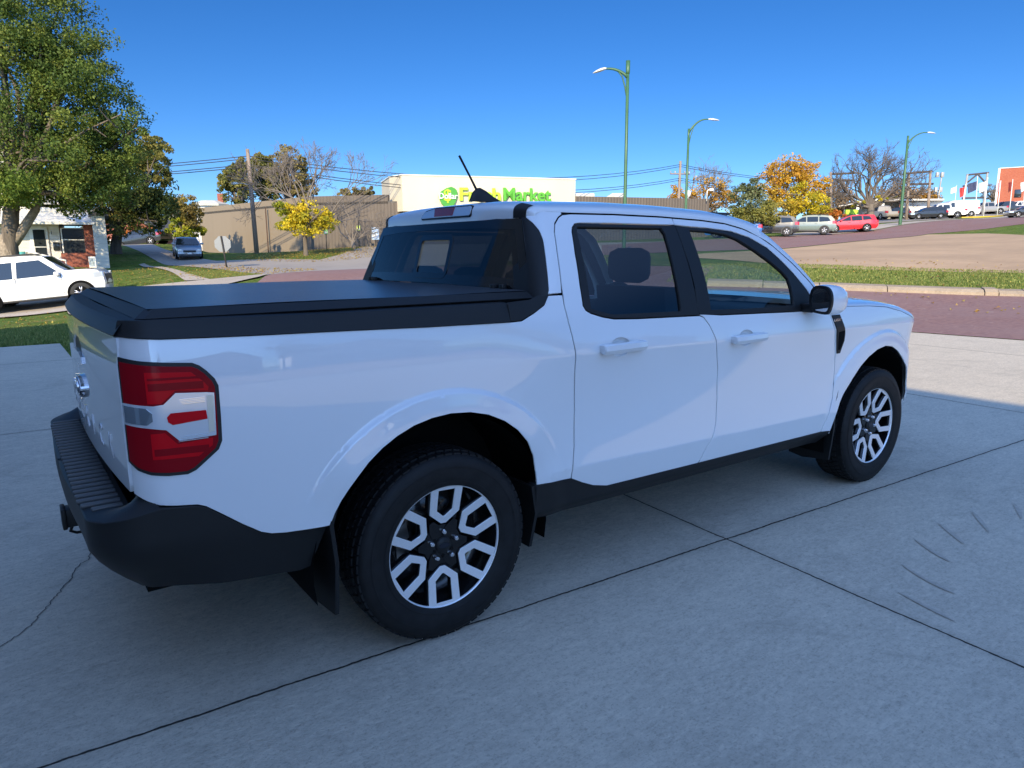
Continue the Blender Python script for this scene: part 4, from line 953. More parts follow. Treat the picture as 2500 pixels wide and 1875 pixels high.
def leaves(clumps, n, size, pal, rng, parent, name='crown', sub=.32, subn=90, flat=.75):
    """clumps: (centre, radii, weight, palette index); leaf quads gathered in many small tufts"""
    W = np.array([c[2] for c in clumps], float); W /= W.sum(); ntuft = max(8, n//subn)
    pick = rng.choice(len(clumps), ntuft, p=W); C = np.array([c[0] for c in clumps])[pick]; R = np.array([c[1] for c in clumps])[pick]; PI_ = np.array([c[3] for c in clumps])[pick]
    d = rng.normal(size=(ntuft, 3)); d /= np.linalg.norm(d, axis=1)[:, None]; rr = rng.random(ntuft)**(1/2.6)
    T = C+d*rr[:, None]*R; ts = (R.mean(1)*sub)*rng.uniform(.6, 1.25, ntuft)
    k = rng.integers(0, ntuft, n); e = rng.normal(size=(n, 3)); e /= np.linalg.norm(e, axis=1)[:, None]; e *= (rng.random(n)**.45)[:, None]
    P = T[k]+e*ts[k][:, None]*np.array([1, 1, flat])
    u = rng.normal(size=(n, 3)); u /= np.linalg.norm(u, axis=1)[:, None]; w = rng.normal(size=(n, 3))+np.array([0, 0, .9]); v = np.cross(w, u); v /= np.linalg.norm(v, axis=1)[:, None]+1e-9
    s = size*rng.uniform(.6, 1.35, n)[:, None]
    V = np.stack([P-u*s*.5, P+v*s*.30, P+u*s*.5, P-v*s*.30], 1).reshape(-1, 3)
    me = bpy.data.meshes.new(name); me.vertices.add(4*n); me.vertices.foreach_set('co', V.ravel().astype(np.float32)); me.loops.add(4*n); me.loops.foreach_set('vertex_index', np.arange(4*n, dtype=np.int32))
    me.polygons.add(n); me.polygons.foreach_set('loop_start', np.arange(0, 4*n, 4, dtype=np.int32)); me.polygons.foreach_set('loop_total', np.full(n, 4, np.int32)); me.update(calc_edges=True)
    ca = me.color_attributes.new('leaf', 'FLOAT_COLOR', 'CORNER')
    pals = [np.array(p) for p in pal]; col = np.zeros((n, 3)); tv = rng.random(ntuft)
    for i, p in enumerate(pals):
        m_ = PI_[k] == i; t = np.clip(tv[k][m_]*.75+rng.random(m_.sum())*.35, 0, .999)*(len(p)-1); j = t.astype(int); f = (t-j)[:, None]
        col[m_] = p[j]*(1-f)+p[np.minimum(j+1, len(p)-1)]*f
    col *= rng.uniform(1.25, 2.1, n)[:, None]
    cc = np.ones((n, 4, 4), np.float32); cc[:, :, :3] = col[:, None]; ca.data.foreach_set('color', cc.ravel())
    me.materials.append(LEAF); o = bpy.data.objects.new(name, me); COL.objects.link(o); o.parent = parent; return o

def curve_pts(a, b, sag, rng, n=6, wob=.06):
    a = np.array(a, float); b = np.array(b, float); L = np.linalg.norm(b-a); out = []
    off = rng.normal(size=3)*wob*L
    for t in np.linspace(0, 1, n): out.append(a*(1-t)+b*t+np.array([0, 0, sag*L*math.sin(math.pi*t)])+off*math.sin(math.pi*t))
    return out

def bare(mb, p, d, L, r, depth, rng, spread=.55, up=.12, minr=.006, n=5, ratio=.74):
    """recursive branching"""
    P = [np.array(p, float)]; dd = np.array(d, float); k = 4
    for i in range(k):
        dd = dd+rng.normal(size=3)*.13+np.array([0, 0, up*.3]); dd /= np.linalg.norm(dd); P.append(P[-1]+dd*L/k)
    mb.tube(P, [max(minr, r*(1-.35*i/k)) for i in range(k+1)], n if depth > 2 else 3, caps=False)
    if depth <= 0: return
    m = rng.integers(2, 4) if depth > 1 else rng.integers(2, 5)
    for j in range(m):
        t = rng.integers(2, k+1) if j else k; q = rng.normal(size=3); q -= dd*(q@dd); q /= np.linalg.norm(q)+1e-9
        nd = dd+q*spread*rng.uniform(.6, 1.3)+np.array([0, 0, up]); nd /= np.linalg.norm(nd)
        bare(mb, P[t], nd, L*ratio*rng.uniform(.8, 1.15), max(minr, r*.62), depth-1, rng, spread, up, minr, n, ratio)

def tree(label, base, clumps, n, size, pal, seed, trunk_r=.25, fork=.35, limbs=9, group='trees around the streets', name='tree', bark=None, sub=.32, subn=90, limb_extra=True, lean=(0, 0)):
    rng = np.random.default_rng(seed); base = np.array(base, float); t = empty(name, base, 0, label, 'tree', group)
    cl = [(np.array(c[0], float), np.array(c[1], float), c[2], c[3]) for c in clumps]      # local coordinates
    top = sum(c[0]*c[2] for c in cl)/sum(c[2] for c in cl); low = min(c[0][2]-c[1][2] for c in cl)
    f = np.array([top[0]*.3+lean[0], top[1]*.3+lean[1], max(.6, low+(top[2]-low)*fork)])
    m = MB(); m.tube([(0, 0, -.2), (0, 0, .05), (f[0]*.1, f[1]*.1, f[2]*.35), (f[0]*.5, f[1]*.5, f[2]*.7), tuple(f)], [trunk_r*1.5, trunk_r*1.15, trunk_r, trunk_r*.9, trunk_r*.8], 10, caps=False)
    for i in range(limbs):
        c = cl[rng.integers(0, len(cl))]; d = rng.normal(size=3); d /= np.linalg.norm(d); e = c[0]+d*c[1]*.75
        pts = curve_pts(f*rng.uniform(.75, 1), e, .08, rng); m.tube(pts, np.linspace(trunk_r*.55, .02, len(pts)), 6, caps=False)
        if limb_extra:
            for k in range(3):
                q = pts[rng.integers(2, 5)]; e2 = q+(e-q)*.4+rng.normal(size=3)*c[1]*.35; p2 = curve_pts(q, e2, .05, rng, 4); m.tube(p2, np.linspace(trunk_r*.2, .012, 4), 4, caps=False)
    m.build('trunk', bark or BARK, t, recalc=False)
    if n: leaves(cl, n, size, pal, rng, t, sub=sub, subn=subn)
    return t

def pxm(d): return d/1529.0       # metres per pixel of the 2212 px view
def crown(u, v, d, ru, rv, base, dd=None, w=1.0, pi=0):
    """clump centred at a pixel, as local offset from the tree's base"""
    c = at(u, v, d)-np.array(base); return (c, (ru*pxm(d), (dd if dd else ru*pxm(d)), rv*pxm(d)), w, pi)
GREEN = [(.035, .062, .014), (.065, .098, .018), (.105, .135, .025), (.15, .165, .03)]
OLIVE = [(.06, .07, .02), (.12, .12, .03), (.19, .16, .04)]
ORANGE = [(.17, .085, .015), (.31, .165, .02), (.40, .235, .028), (.30, .23, .03)]
YELLOW = [(.16, .17, .02), (.32, .27, .02), (.46, .34, .02)]
BROWN = [(.09, .06, .035), (.17, .11, .06), (.24, .16, .08)]
YGREEN = [(.09, .12, .015), (.19, .21, .02), (.30, .28, .03)]
RUST = [(.20, .06, .015), (.34, .12, .02), (.26, .10, .03)]

# big green tree by the white house
B = g3(20, 556, 33.5)
cl = [crown(60, 60, 33.5, 150, 110, B, 3.2, 1.2), crown(90, 190, 33.5, 165, 110, B, 3.4, 1.5), crown(190, 230, 33.5, 110, 90, B, 3, 1), crown(60, 340, 33, 190, 80, B, 3.6, 1.5), crown(210, 340, 33.5, 110, 70, B, 3, 1), crown(-60, 250, 34, 170, 200, B, 3.5, 1.4),
      crown(255, 290, 33.5, 65, 60, B, 2.2, .5), crown(40, -40, 33.5, 110, 60, B, 2.5, .7), crown(30, 400, 32.5, 130, 45, B, 3, .8, 1), crown(180, 410, 34, 100, 50, B, 2.5, .6), crown(130, 120, 33.5, 80, 60, B, 2, .6)]
hero = tree('big leafy green tree with a cut limb in front of the white house', B, cl, 115000, .125, [[(.022, .042, .010), (.05, .08, .016), (.085, .115, .022), (.13, .15, .03)], [(.05, .085, .014), (.10, .14, .022), (.17, .19, .03)]], 3, .36, .30, 26, sub=.24, subn=150)
m = MB(); bb = np.zeros(3)
m.tube([(0, 0, -.2), (0, 0, .4), (-.05, 0, 1.2), (-.02, 0, 2.05)], [.66, .46, .42, .30], 12); m.tube([(.05, 0, 1.5), (.6, -.2, 2.2), (1.25, -.3, 3.2), (1.6, -.3, 4.4)], [.30, .22, .18, .13], 9)
m.tube([(-.1, .05, 1.5), (-.7, .2, 2.1), (-1.6, .3, 3.0)], [.26, .2, .14], 8)
m.build('cut_limb', pmat('pale_bark', (.27, .22, .165), .9, noise=(9, .35), bump=(14, .8, .03)), hero)
# olive tree behind it
B = g3(252, 556, 47)
cl = [crown(330, 330, 47, 38, 38, B, 1.8, .8, 1), crown(290, 400, 47, 75, 60, B, 2.6, 1.4), crown(320, 450, 47, 60, 50, B, 2.2, 1), crown(250, 470, 47, 70, 50, B, 2.4, 1, 1), crown(230, 380, 48, 80, 90, B, 3, 1), crown(345, 380, 47, 25, 30, B, 1, .3, 1)]
tree('olive and rust tinged tree behind the right side of the big green tree', B, cl, 22000, .19, [[(.03, .05, .015), (.06, .08, .02), (.10, .11, .03)], OLIVE], 5, .33, .30, 12, sub=.30)
# small tree by the tan wall
B = g3(404, 524, 60)
cl = [crown(400, 450, 60, 38, 30, B, 1.6, 1, 0), crown(418, 470, 60, 26, 30, B, 1.4, .7, 0), crown(383, 490, 60, 26, 22, B, 1.2, .8, 1), crown(408, 500, 60, 32, 14, B, 1.3, .6, 1), crown(385, 440, 61, 20, 22, B, 1, .3, 0)]
tree('small brown and yellow-green tree standing left of the tan shop wall', B, cl, 7500, .20, [[(.10, .075, .03), (.17, .13, .04), (.20, .17, .04)], YGREEN], 8, .26, .35, 7, sub=.3, subn=60)
# rust coloured bushy tree far behind
B = g3(305, 548, 66)
tree('rust orange bushy tree in the gap beside the white house', B, [crown(300, 520, 66, 45, 22, B, 2, 1), crown(330, 512, 66, 28, 20, B, 2, .6)], 4000, .22, [RUST], 9, .2, .3, 5, subn=60)
# trees behind the tan wall
for k, (lab, cs) in enumerate([('olive tree behind the tan wall, left of the wooden pole', [(515, 400, 36, 42), (530, 372, 24, 28), (503, 385, 24, 26)]), ('olive tree behind the tan wall, just right of the wooden pole', [(570, 385, 28, 42), (565, 352, 22, 20), (580, 410, 27, 24)]),
                               ('tallest brownish tree behind the tan wall', [(625, 350, 36, 34), (640, 385, 32, 36), (605, 395, 26, 30), (655, 410, 28, 22)]), ('low olive tree showing over the roof left of the cream sign', [(770, 415, 30, 12), (795, 412, 14, 10), (745, 418, 16, 8)])]):
    B = g3(cs[0][0]+8, 540, 84+k*3); d = 84+k*3
    tree(lab, B, [crown(u, v, d, a*1.08, b*1.05, B, a*pxm(d), 1, 0) for u, v, a, b in cs], 9500 if k != 3 else 2500, .30, [OLIVE if k < 2 else [(.09, .075, .03), (.15, .125, .045), (.20, .16, .055)]], 20+k, .3, .3, 16, sub=.22, subn=45)
# half bare tree with yellow lower leaves
B = g3(661, 552, 46)
cl = [crown(645, 452, 46, 30, 26, B, 1.2, .5, 0), crown(688, 462, 46, 26, 22, B, 1.0, .45, 0), crown(640, 468, 46, 36, 30, B, 1.3, .8, 0), crown(662, 490, 46, 54, 20, B, 1.6, 1.2, 0), crown(702, 478, 46, 24, 22, B, 1, .6, 0), crown(612, 455, 46, 17, 28, B, .8, .4, 1), crown(625, 480, 46, 28, 18, B, 1, .5, 1)]
yt = tree('half bare tree with yellow lower leaves on the corner verge', B, cl, 6800, .16, [YELLOW, YGREEN], 12, .14, .5, 5, sub=.34, subn=45)
rng = np.random.default_rng(31); m = MB()
for dx, dz in ((.0, 1), (.35, .95), (-.35, .9), (.6, .75), (-.6, .7), (.15, 1)):
    bare(m, (0.1, 0, 1.6), np.array([dx*_r[0], dx*_r[1], dz]), 2.05, .085, 6, rng, .58, .07, .0085)
m.build('bare_branches', TWIG, yt, recalc=False)
# added bare tree, standing in for branch shadows on the ribbed wall
B = g3(763, 534, 53); t = empty('branch_shadow_tree', B, 0, 'added bare tree standing in for branch shadows on the ribbed wall, right of the yellow tree', 'tree', 'trees around the streets'); m = MB(); rng = np.random.default_rng(12)
m.tube([(0, 0, -.2), (0, 0, .5)], [.16, .13], 8)
for dx, dz in ((-.9, .8), (-.45, 1), (0, 1), (.4, 1), (.9, .8)): bare(m, (0, 0, .4), np.array([dx*_r[0], dx*_r[1], dz]), 1.25, .07, 5, rng, .55, .05, .008)
m.build('trunk', TWIG, t, recalc=False)
# right of the roof
B = g3(1525, 500, 88)
ot = tree('orange-brown thinning tree behind the end of the ribbed wall', B, [crown(1525, 410, 88, 52, 34, B, 3, 1.2), crown(1470, 422, 88, 26, 22, B, 2, .6), crown(1560, 425, 88, 34, 24, B, 2, .7), crown(1520, 445, 88, 70, 24, B, 3, 1, 1)], 5200, .25, [ORANGE[:3], BROWN], 14, .3, .3, 10, subn=45)
m = MB(); rng = np.random.default_rng(5)
for dx in (-.7, -.35, .0, .35, .7): bare(m, (0, 0, 2), np.array([dx*_r[0], dx*_r[1], 1.]), 2.3, .09, 5, rng, .55, .05, .011)
m.build('bare_branches', TWIG, ot, recalc=False)
B = g3(1620, 508, 59.5)
tree('dark olive bushy tree in front of the parked charcoal car', B, [crown(1612, 430, 59.5, 32, 32, B, 1.4, 1), crown(1640, 460, 59.5, 46, 26, B, 1.6, 1.2, 1), crown(1605, 470, 59.5, 36, 26, B, 1.6, 1, 1), crown(1625, 410, 59.5, 20, 22, B, 1, .5), crown(1660, 478, 59.2, 26, 12, B, .8, .4, 1)], 9000, .19, [[(.05, .065, .028), (.085, .10, .045), (.12, .13, .06)], [(.07, .08, .02), (.13, .13, .03), (.18, .16, .035)]], 15, .2, .3, 8, sub=.36, subn=55)
B = g3(1712, 500, 74)
tree('large orange and yellow autumn tree behind the parked cars', B, [crown(1700, 375, 74, 52, 36, B, 2.8, 1.3), crown(1735, 390, 74, 42, 46, B, 2.6, 1.2), crown(1665, 405, 74, 32, 36, B, 2, .8), crown(1725, 430, 73, 48, 34, B, 2.6, 1.1, 1), crown(1690, 445, 73, 45, 28, B, 2.4, .8, 2), crown(1755, 445, 74, 28, 30, B, 2, .6, 1), crown(1768, 410, 74, 18, 26, B, 1.4, .4)], 15000, .22, [ORANGE, YELLOW, [(.14, .12, .02), (.28, .19, .02), (.36, .24, .03)]], 16, .33, .3, 14, sub=.30, subn=60)
B = g3(1880, 470, 84)
bt = tree('large dark bare tree with a thick trunk beside the low white building', B, [crown(1900, 432, 84, 16, 8, B, 1, 1, 0), crown(1850, 438, 84, 14, 10, B, 1, .6, 0)], 500, .24, [YELLOW], 17, .42, .5, 3, subn=40)
m = MB(); rng = np.random.default_rng(77)
for dx, dz in ((-1.2, .75), (-.7, .95), (-.25, 1), (.25, 1), (.7, .9), (1.2, .7), (1.5, .45), (-1.4, .45), (0, 1), (-.5, 1)):
    bare(m, (0, 0, 1.6), np.array([dx*_r[0], dx*_r[1], dz]), 2.5, .19, 6, rng, .60, .05, .012)
m.build('bare_branches', pmat('dark_twig', (.11, .09, .075), .9), bt, recalc=False)
for k, (lab, u, v, a, b, d, pal) in enumerate([('grey-brown bare looking tree between the orange tree and the big bare tree', 1805, 425, 34, 40, 104, BROWN), ('rusty brown tree behind the low white building right of the bare tree', 1935, 420, 44, 24, 118, BROWN), ('orange-brown tree furthest right behind the low white building', 1990, 425, 34, 18, 122, ORANGE[:2]+BROWN[:1]),
                                              ('yellow-orange small tree left of the low building', 1772, 465, 26, 16, 90, ORANGE), ('dull green tree behind the low white building', 1915, 440, 32, 12, 112, OLIVE), ('bare grey tree left of the red brick building', 2140, 410, 18, 22, 150, [(.12, .11, .10), (.2, .18, .16)])]):
    B = g3(u, 480, d)
    tree(lab, B, [crown(u, v, d, a, b, B, None, 1), crown(u-a*.5, v+b*.4, d, a*.7, b*.7, B, None, .6), crown(u+a*.5, v+b*.3, d, a*.65, b*.75, B, None, .6)], 5200 if k != 5 else 1200, .26, [pal], 40+k, .3, .2, 14, subn=40, sub=.4)

# ------------------------------------------------------------------ fallen leaves on the lawns (nobody could count them)
def litter(name, spots, n, pal, seed, size=.075):
    rng = np.random.default_rng(seed); V = []; cols = []
    for (c, r, w) in spots:
        k = int(n*w); a = rng.uniform(0, 2*math.pi, k); q = np.sqrt(rng.random(k))*r; x = c[0]+q*np.cos(a); y = c[1]+q*np.sin(a); z = gz(x, y)+.035
        s = size*rng.uniform(.6, 1.5, k); t = rng.uniform(0, math.pi, k); ux, uy = np.cos(t)*s*.5, np.sin(t)*s*.5; h = rng.uniform(0, .06, k)
        V.append(np.stack([np.stack([x-ux, y-uy, z], -1), np.stack([x+uy*.7, y-ux*.7, z+h], -1), np.stack([x+ux, y+uy, z], -1), np.stack([x-uy*.7, y+ux*.7, z+h*.5], -1)], 1))
        cols.append(np.array(pal)[rng.integers(0, len(pal), k)]*rng.uniform(.7, 1.3, k)[:, None])
    V = np.concatenate(V); cols = np.concatenate(cols); n = len(V)
    me = bpy.data.meshes.new(name); me.vertices.add(4*n); me.vertices.foreach_set('co', V.ravel().astype(np.float32)); me.loops.add(4*n); me.loops.foreach_set('vertex_index', np.arange(4*n, dtype=np.int32))
    me.polygons.add(n); me.polygons.foreach_set('loop_start', np.arange(0, 4*n, 4, dtype=np.int32)); me.polygons.foreach_set('loop_total', np.full(n, 4, np.int32)); me.update(calc_edges=True)
    ca = me.color_attributes.new('leaf', 'FLOAT_COLOR', 'CORNER'); cc = np.ones((n, 4, 4), np.float32); cc[:, :, :3] = cols[:, None]; ca.data.foreach_set('color', cc.ravel())
    me.materials.append(LEAF); o = bpy.data.objects.new(name, me); COL.objects.link(o); return tag(o, 'yellow and brown leaves fallen on the lawns and verges', 'leaves', kind='stuff')
litter('fallen_leaves', [(g3(661, 553, 46), 4.5, .35), (g3(540, 588, 33), 3.0, .12), (g3(330, 600, 33), 5, .14), (g3(100, 690, 22), 6, .08), (g3(760, 545, 52), 3.5, .22), (g3(2000, 600, 22), 7, .06)], 6000, [(.50, .34, .06), (.42, .24, .06), (.30, .17, .07), (.55, .42, .10)], 5)
# grass blades where the lawns are near enough to show an edge
def blades(name, polys, n, seed, hgt, lab):
    rng = np.random.default_rng(seed); V = []; C_ = []
    for poly in polys:
        A = np.array(poly); lo, hi = A.min(0), A.max(0); P_ = rng.uniform(lo, hi, (n*3, 2)); P_ = P_[inpoly(P_, poly)][:n]; k = len(P_)
        z = gz(P_[:, 0], P_[:, 1]); t = rng.uniform(0, 2*math.pi, k); h = hgt*rng.uniform(.5, 1.3, k); w = .022*rng.uniform(.6, 1.4, k); l = rng.normal(0, .35, (k, 2))*h[:, None]
        dx, dy = np.cos(t)*w, np.sin(t)*w
        V.append(np.stack([np.stack([P_[:, 0]-dx, P_[:, 1]-dy, z-.01], -1), np.stack([P_[:, 0]+dx, P_[:, 1]+dy, z-.01], -1), np.stack([P_[:, 0]+l[:, 0], P_[:, 1]+l[:, 1], z+h], -1)], 1))
        m_ = rng.random(k)[:, None]; C_.append((np.array([.10, .165, .035])*(1-m_)+np.array([.30, .30, .09])*m_)*np.where(rng.random(k) < .12, 1.5, 1.0)[:, None])
    V = np.concatenate(V); cols = np.concatenate(C_); n = len(V)
    me = bpy.data.meshes.new(name); me.vertices.add(3*n); me.vertices.foreach_set('co', V.ravel().astype(np.float32)); me.loops.add(3*n); me.loops.foreach_set('vertex_index', np.arange(3*n, dtype=np.int32))
    me.polygons.add(n); me.polygons.foreach_set('loop_start', np.arange(0, 3*n, 3, dtype=np.int32)); me.polygons.foreach_set('loop_total', np.full(n, 3, np.int32)); me.update(calc_edges=True)
    ca = me.color_attributes.new('leaf', 'FLOAT_COLOR', 'CORNER'); cc = np.ones((n, 3, 4), np.float32); cc[:, :, :3] = cols[:, None]; ca.data.foreach_set('color', cc.ravel())
    me.materials.append(LEAF); o = bpy.data.objects.new(name, me); COL.objects.link(o); return tag(o, lab, 'grass', kind='stuff')
isl = [kline(-14, .45), kline(2, .40), kline(9.5, .5), kline(9.5, 6.5), kline(2, 6), kline(-14, 6)]
blades('grass', [isl, [(-.48, 5), (2.5, 5), (4, 15.5), (-.3, 17.5), (-5, 18.5), (-5, 11.2), (-.48, 10.8)], [P(395, 596, 32.4), P(455, 607, 30), P(570, 597, 30.8), P(480, 590, 34)]], 50000, 6, .055, 'short green grass of the lawns and the island beyond the kerb')
# ------------------------------------------------------------------ buildings
def frame_at(u, v, d, yaw_off=0.0):
    """local frame at a ground point: ex to the right of the view, ey away from the camera"""
    b = g3(u, v, d); a = YAW+math.radians(yaw_off); return b, np.array([math.sin(a), -math.cos(a), 0]), np.array([math.cos(a), math.sin(a), 0])
def ribbed(name, base, rib, scale, streak=.35, axis_scale=(1, 1, .12)):
    g = NT(name); X = g.n('ShaderNodeTexWave'); X.wave_type = 'BANDS'; X.bands_direction = 'X'; X.inputs['Scale'].default_value = scale; g.l(g.tc.outputs['Object'], X.inputs['Vector'])
    a = g.noise(1.2, 5, .65, g.mapping(axis_scale)); b = g.noise(.25, 4)
    col = g.mix(g.math('MULTIPLY', g.ramp(a, [(.35, (0, 0, 0)), (.7, (1, 1, 1))]), streak), base, tuple(k*.62 for k in base)); col = g.mix(g.math('MULTIPLY', b, .3), col, tuple(k*.8 for k in base))
    if rib: col = g.mix(g.math('MULTIPLY', g.ramp(X.outputs[1], [(.86, (0, 0, 0)), (.95, (1, 1, 1))]), rib), col, tuple(k*.5 for k in base))
    g.col(col); g.rough(.75)
    if rib: g.bump(X.outputs[1], .5, .05)
    return g.m
TANW = ribbed('tan_stucco', (.25, .20, .145), 0, 1, .18)
BRNW = ribbed('brown_ribbed_metal', (.135, .11, .09), .5, 1.1, .45)
CREAM = pmat('cream_panel', (.60, .53, .40), .6, noise=(.4, .05))
GREYM = pmat('galvanised_metal', (.42, .41, .38), .45, metal=.3, noise=(1.5, .2))
WSID = None
def siding():
    g = NT('white_siding'); z = g.xyz()[2]; f = g.math('FRACT', g.math('DIVIDE', z, .20)); n = g.noise(1.3, 5)
    g.col(g.mix(g.math('MULTIPLY', g.ramp(f, [(.0, (1, 1, 1)), (.12, (0, 0, 0))]), .5), g.mix(n, (.62, .60, .55), (.76, .74, .69)), (.30, .29, .27))); g.rough(.6); g.bump(f, .6, .03); return g.m
WSID = siding()
def brickw(name, c1, c2, mortar, sc=3.4):
    g = NT(name); X = g.n('ShaderNodeTexBrick'); v = g.n('ShaderNodeCombineXYZ'); x = g.xyz(); g.l(g.math('ADD', x[0], x[1]), v.inputs[0]); g.l(x[2], v.inputs[1]); g.l(v.outputs[0], X.inputs['Vector'])
    X.inputs['Scale'].default_value = sc; X.inputs['Color1'].default_value = (*c1, 1); X.inputs['Color2'].default_value = (*c2, 1); X.inputs['Mortar'].default_value = (*mortar, 1); X.inputs['Mortar Size'].default_value = .015
    g.col(g.mix(g.math('MULTIPLY', g.noise(.8, 5), .45), X.outputs[0], tuple(k*.6 for k in c1))); g.rough(.85); g.bump(X.outputs[1], .3, .01); return g.m
REDBR = brickw('red_brick', (.26, .06, .035), (.34, .10, .06), (.25, .18, .15))
SHING = pmat('roof_shingle', (.10, .095, .09), .9, noise=(8, .4), bump=(20, .6, .03))
WPAINT = pmat('white_trim', (.74, .73, .70), .5, noise=(3, .08))
DGLASS = pmat('window_dark_glass', (.022, .028, .033), .06, coat=.5)
WOOD = NT('weathered_wood'); _w = WOOD.noise(8, 5, .7, WOOD.mapping((1, 1, .06))); WOOD.col(WOOD.ramp(_w, [(.3, (.17, .125, .095)), (.7, (.34, .27, .215))])); WOOD.rough(.9); WOOD = WOOD.m
GREENP = pmat('green_pole_paint', (.045, .12, .055), .45, noise=(1.2, .25))
LAMPM = pmat('lamp_housing', (.62, .62, .60), .4)

class LF:
    """places boxes in a local frame (right, away, up) about a base point; result is one object with its origin there"""
    def __init__(s, base, ang): s.b = base; s.ang = ang
    def root(s, name, label, cat, group=None): s.r = empty(name, s.b, s.ang, label, cat, group); return s.r
def face_ang(yaw_off=0): return YAW-math.pi/2+math.radians(yaw_off)    # local x -> right of view, local y -> away

def planex(u0, yaw_off, d):
    """local x on a facade turned by yaw_off, for a pixel column"""
    a = math.radians(yaw_off); t0 = (u0-1106)/1529
    def f(u):
        t = (u-1106)/1529; # right = t*z ; facade through (t0*d, d) along (cos a, sin a)
        return d*(t-t0)/(math.cos(a)-t*math.sin(a))
    return f
# --- the long shop with the tan wall and the cream sign
ZT = 5.85
sA = at(438, 546, 72); sB = at(653, 546, 59); sC = at(842, 527, 57.5); sD = at(1530, 480, 66)
shop = empty('shop_building', (sB[0], sB[1], 0), 0, 'long low shop with tan and brown walls and a big cream sign box above', 'building')
def wallrun(name, A, B, z1, mat, parent, thick=.3, z0=None, org=sB):
    A = np.array(A[:2]); B = np.array(B[:2]); t = (B-A)/np.linalg.norm(B-A); n = np.array([-t[1], t[0]]); 
    if n@(np.array([math.cos(YAW), math.sin(YAW)])) < 0: n = -n
    za = min(float(gz(*A)), float(gz(*B)))-.6 if z0 is None else z0; L = np.linalg.norm(B-A)
    m = MB(); m.box(0, L, 0, thick, za, z1, 0)
    o = m.build(name, mat, parent); o.location = (A[0]-org[0], A[1]-org[1], 0); ang = math.atan2(t[1], t[0])
    o.rotation_euler = (0, 0, ang)
    if t[0]*n[1]-t[1]*n[0] < 0: o.scale = (1, -1, 1)
    return o
wallrun('tan_wall', sA, sB, ZT-.05, TANW, shop)
wallrun('ribbed_wall', sB, sC, ZT, BRNW, shop)
sE = at(1243, 500, 61.8)
wallrun('front_wall', sC, sE, ZT-.6, BRNW, shop)
wallrun('ribbed_wall', sE, sD, ZT+.1, BRNW, shop)
wallrun('downpipe', at(578.6, 546, 62.3), at(579.8, 546, 62.2), 5.2, pmat('rust_pipe', (.10, .06, .04), .7), shop, .06)
_k = at(652, 546, 64)
# roof slab behind the parapets
bk = np.array([math.cos(YAW), math.sin(YAW)])*26
pts = [sA[:2], sB[:2], sC[:2], sD[:2], sD[:2]+bk, sA[:2]+bk]
m = MB(); m.prism([(p[0]-sB[0], p[1]-sB[1]) for p in pts], ZT-.7, ZT-.5, 2); m.build('roof', SHING, shop)
# cream sign box
f0 = at(868, 385.5, 57.0); f1 = at(1243, 396.5, 61.4); l0 = at(841, 389, 58.6)
t = (f1-f0)[:2]; L = np.linalg.norm(t); t /= L; ang = math.atan2(t[1], t[0])
sb = empty('sign_box', (f0[0], f0[1], 0), ang, 'cream sign box with green shop lettering above the shop roof', 'shop sign')
dl = (l0-f0)[:2]; dx, dy = dl@t, dl@np.array([-t[1], t[0]])
m = MB(); zt_ = 7.27; m.prism([(0, 0), (L, 0), (L, 6), (dx, dy*3.5), (dx, dy)], 4.55, zt_, 2); m.build('panel', CREAM, sb)
m = MB(); m.prism([(-.06, -.06), (L+.06, -.06), (L+.06, 6.06), (dx-.06, dy*3.5), (dx-.06, dy)], zt_, zt_+.07, 2); m.build('coping', WPAINT, sb)
def onsign(u, v):
    """local x,z on the sign front for a pixel"""
    s_ = 2500/2212; D = _d+_r2*(u*s_-1250)/FPX-_u2*(v*s_-937.5)/FPX; n = np.array([-t[1], t[0], 0]); k = ((np.array([*f0[:2], 0])-CAM)@n)/(D@n); p = CAM+D*k
    return float((p[:2]-f0[:2])@t), float(p[2])
def z3(a, b): return onsign((900+a*.28933)/1.1302, (320+b*.28933)/1.1302)
SGD = pmat('sign_dark_green', (.065, .30, .035), .4); SGL = pmat('sign_lime_green', (.42, .62, .03), .4); SGW = pmat('sign_white', (.85, .85, .85), .4); SGG = pmat('sign_mid_green', (.10, .38, .03), .4)
tagp = [z3(*p) for p in [(578, 530), (680, 465), (735, 490), (745, 525), (735, 590), (705, 640), (625, 645)]]
m = MB(); m.prism(soften(tagp, 1), -.22, -.01, 1); tgo = m.build('price_tag', SGD, sb)
def stext(txt, cx, cz, size, mat, nm, dep, yo, bold=0.0, sx=1.0):
    return text_mesh(txt, size, dep, nm, mat, sb if nm != 'tag_lettering' else tgo, Matrix.Translation((cx, yo, cz)) @ Matrix.Rotation(math.pi/2, 4, 'X') @ Matrix.Scale(sx, 4, (1, 0, 0)), bold)
c = z3(660, 550); h1 = z3(660, 490)[1]-z3(660, 605)[1]
stext('$', c[0], c[1]+.02, h1*1.25, SGL, 'tag_lettering', .03, -.24, .015)
c = z3(664, 552); stext('Dollar', c[0], c[1], .62, SGW, 'tag_lettering', .02, -.29, .006, .95)
wF = z3(1105, 560)[0]-z3(755, 560)[0]; wM = z3(1535, 560)[0]-z3(1128, 560)[0]
zb = z3(900, 592)[1]; 
def fit(txt, x0, x1, zbase, capH, mat, nm, yo, bold):
    o = stext(txt, 0, 0, 1.0, mat, nm, .09, 0, bold); co = np.array([v.co[:] for v in o.data.vertices]); w = np.ptp(co[:, 0]); capx = co[:, 2].max()-0
    s_x = (x1-x0)/w; zmin = co[:, 2].min(); hh = np.ptp(co[:, 2]); s_z = capH/hh
    o.data.transform(Matrix.Translation((x0-co[:, 0].min()*s_x, yo, zbase-zmin*s_z)) @ Matrix.Diagonal((s_x, 1, s_z, 1))); return o
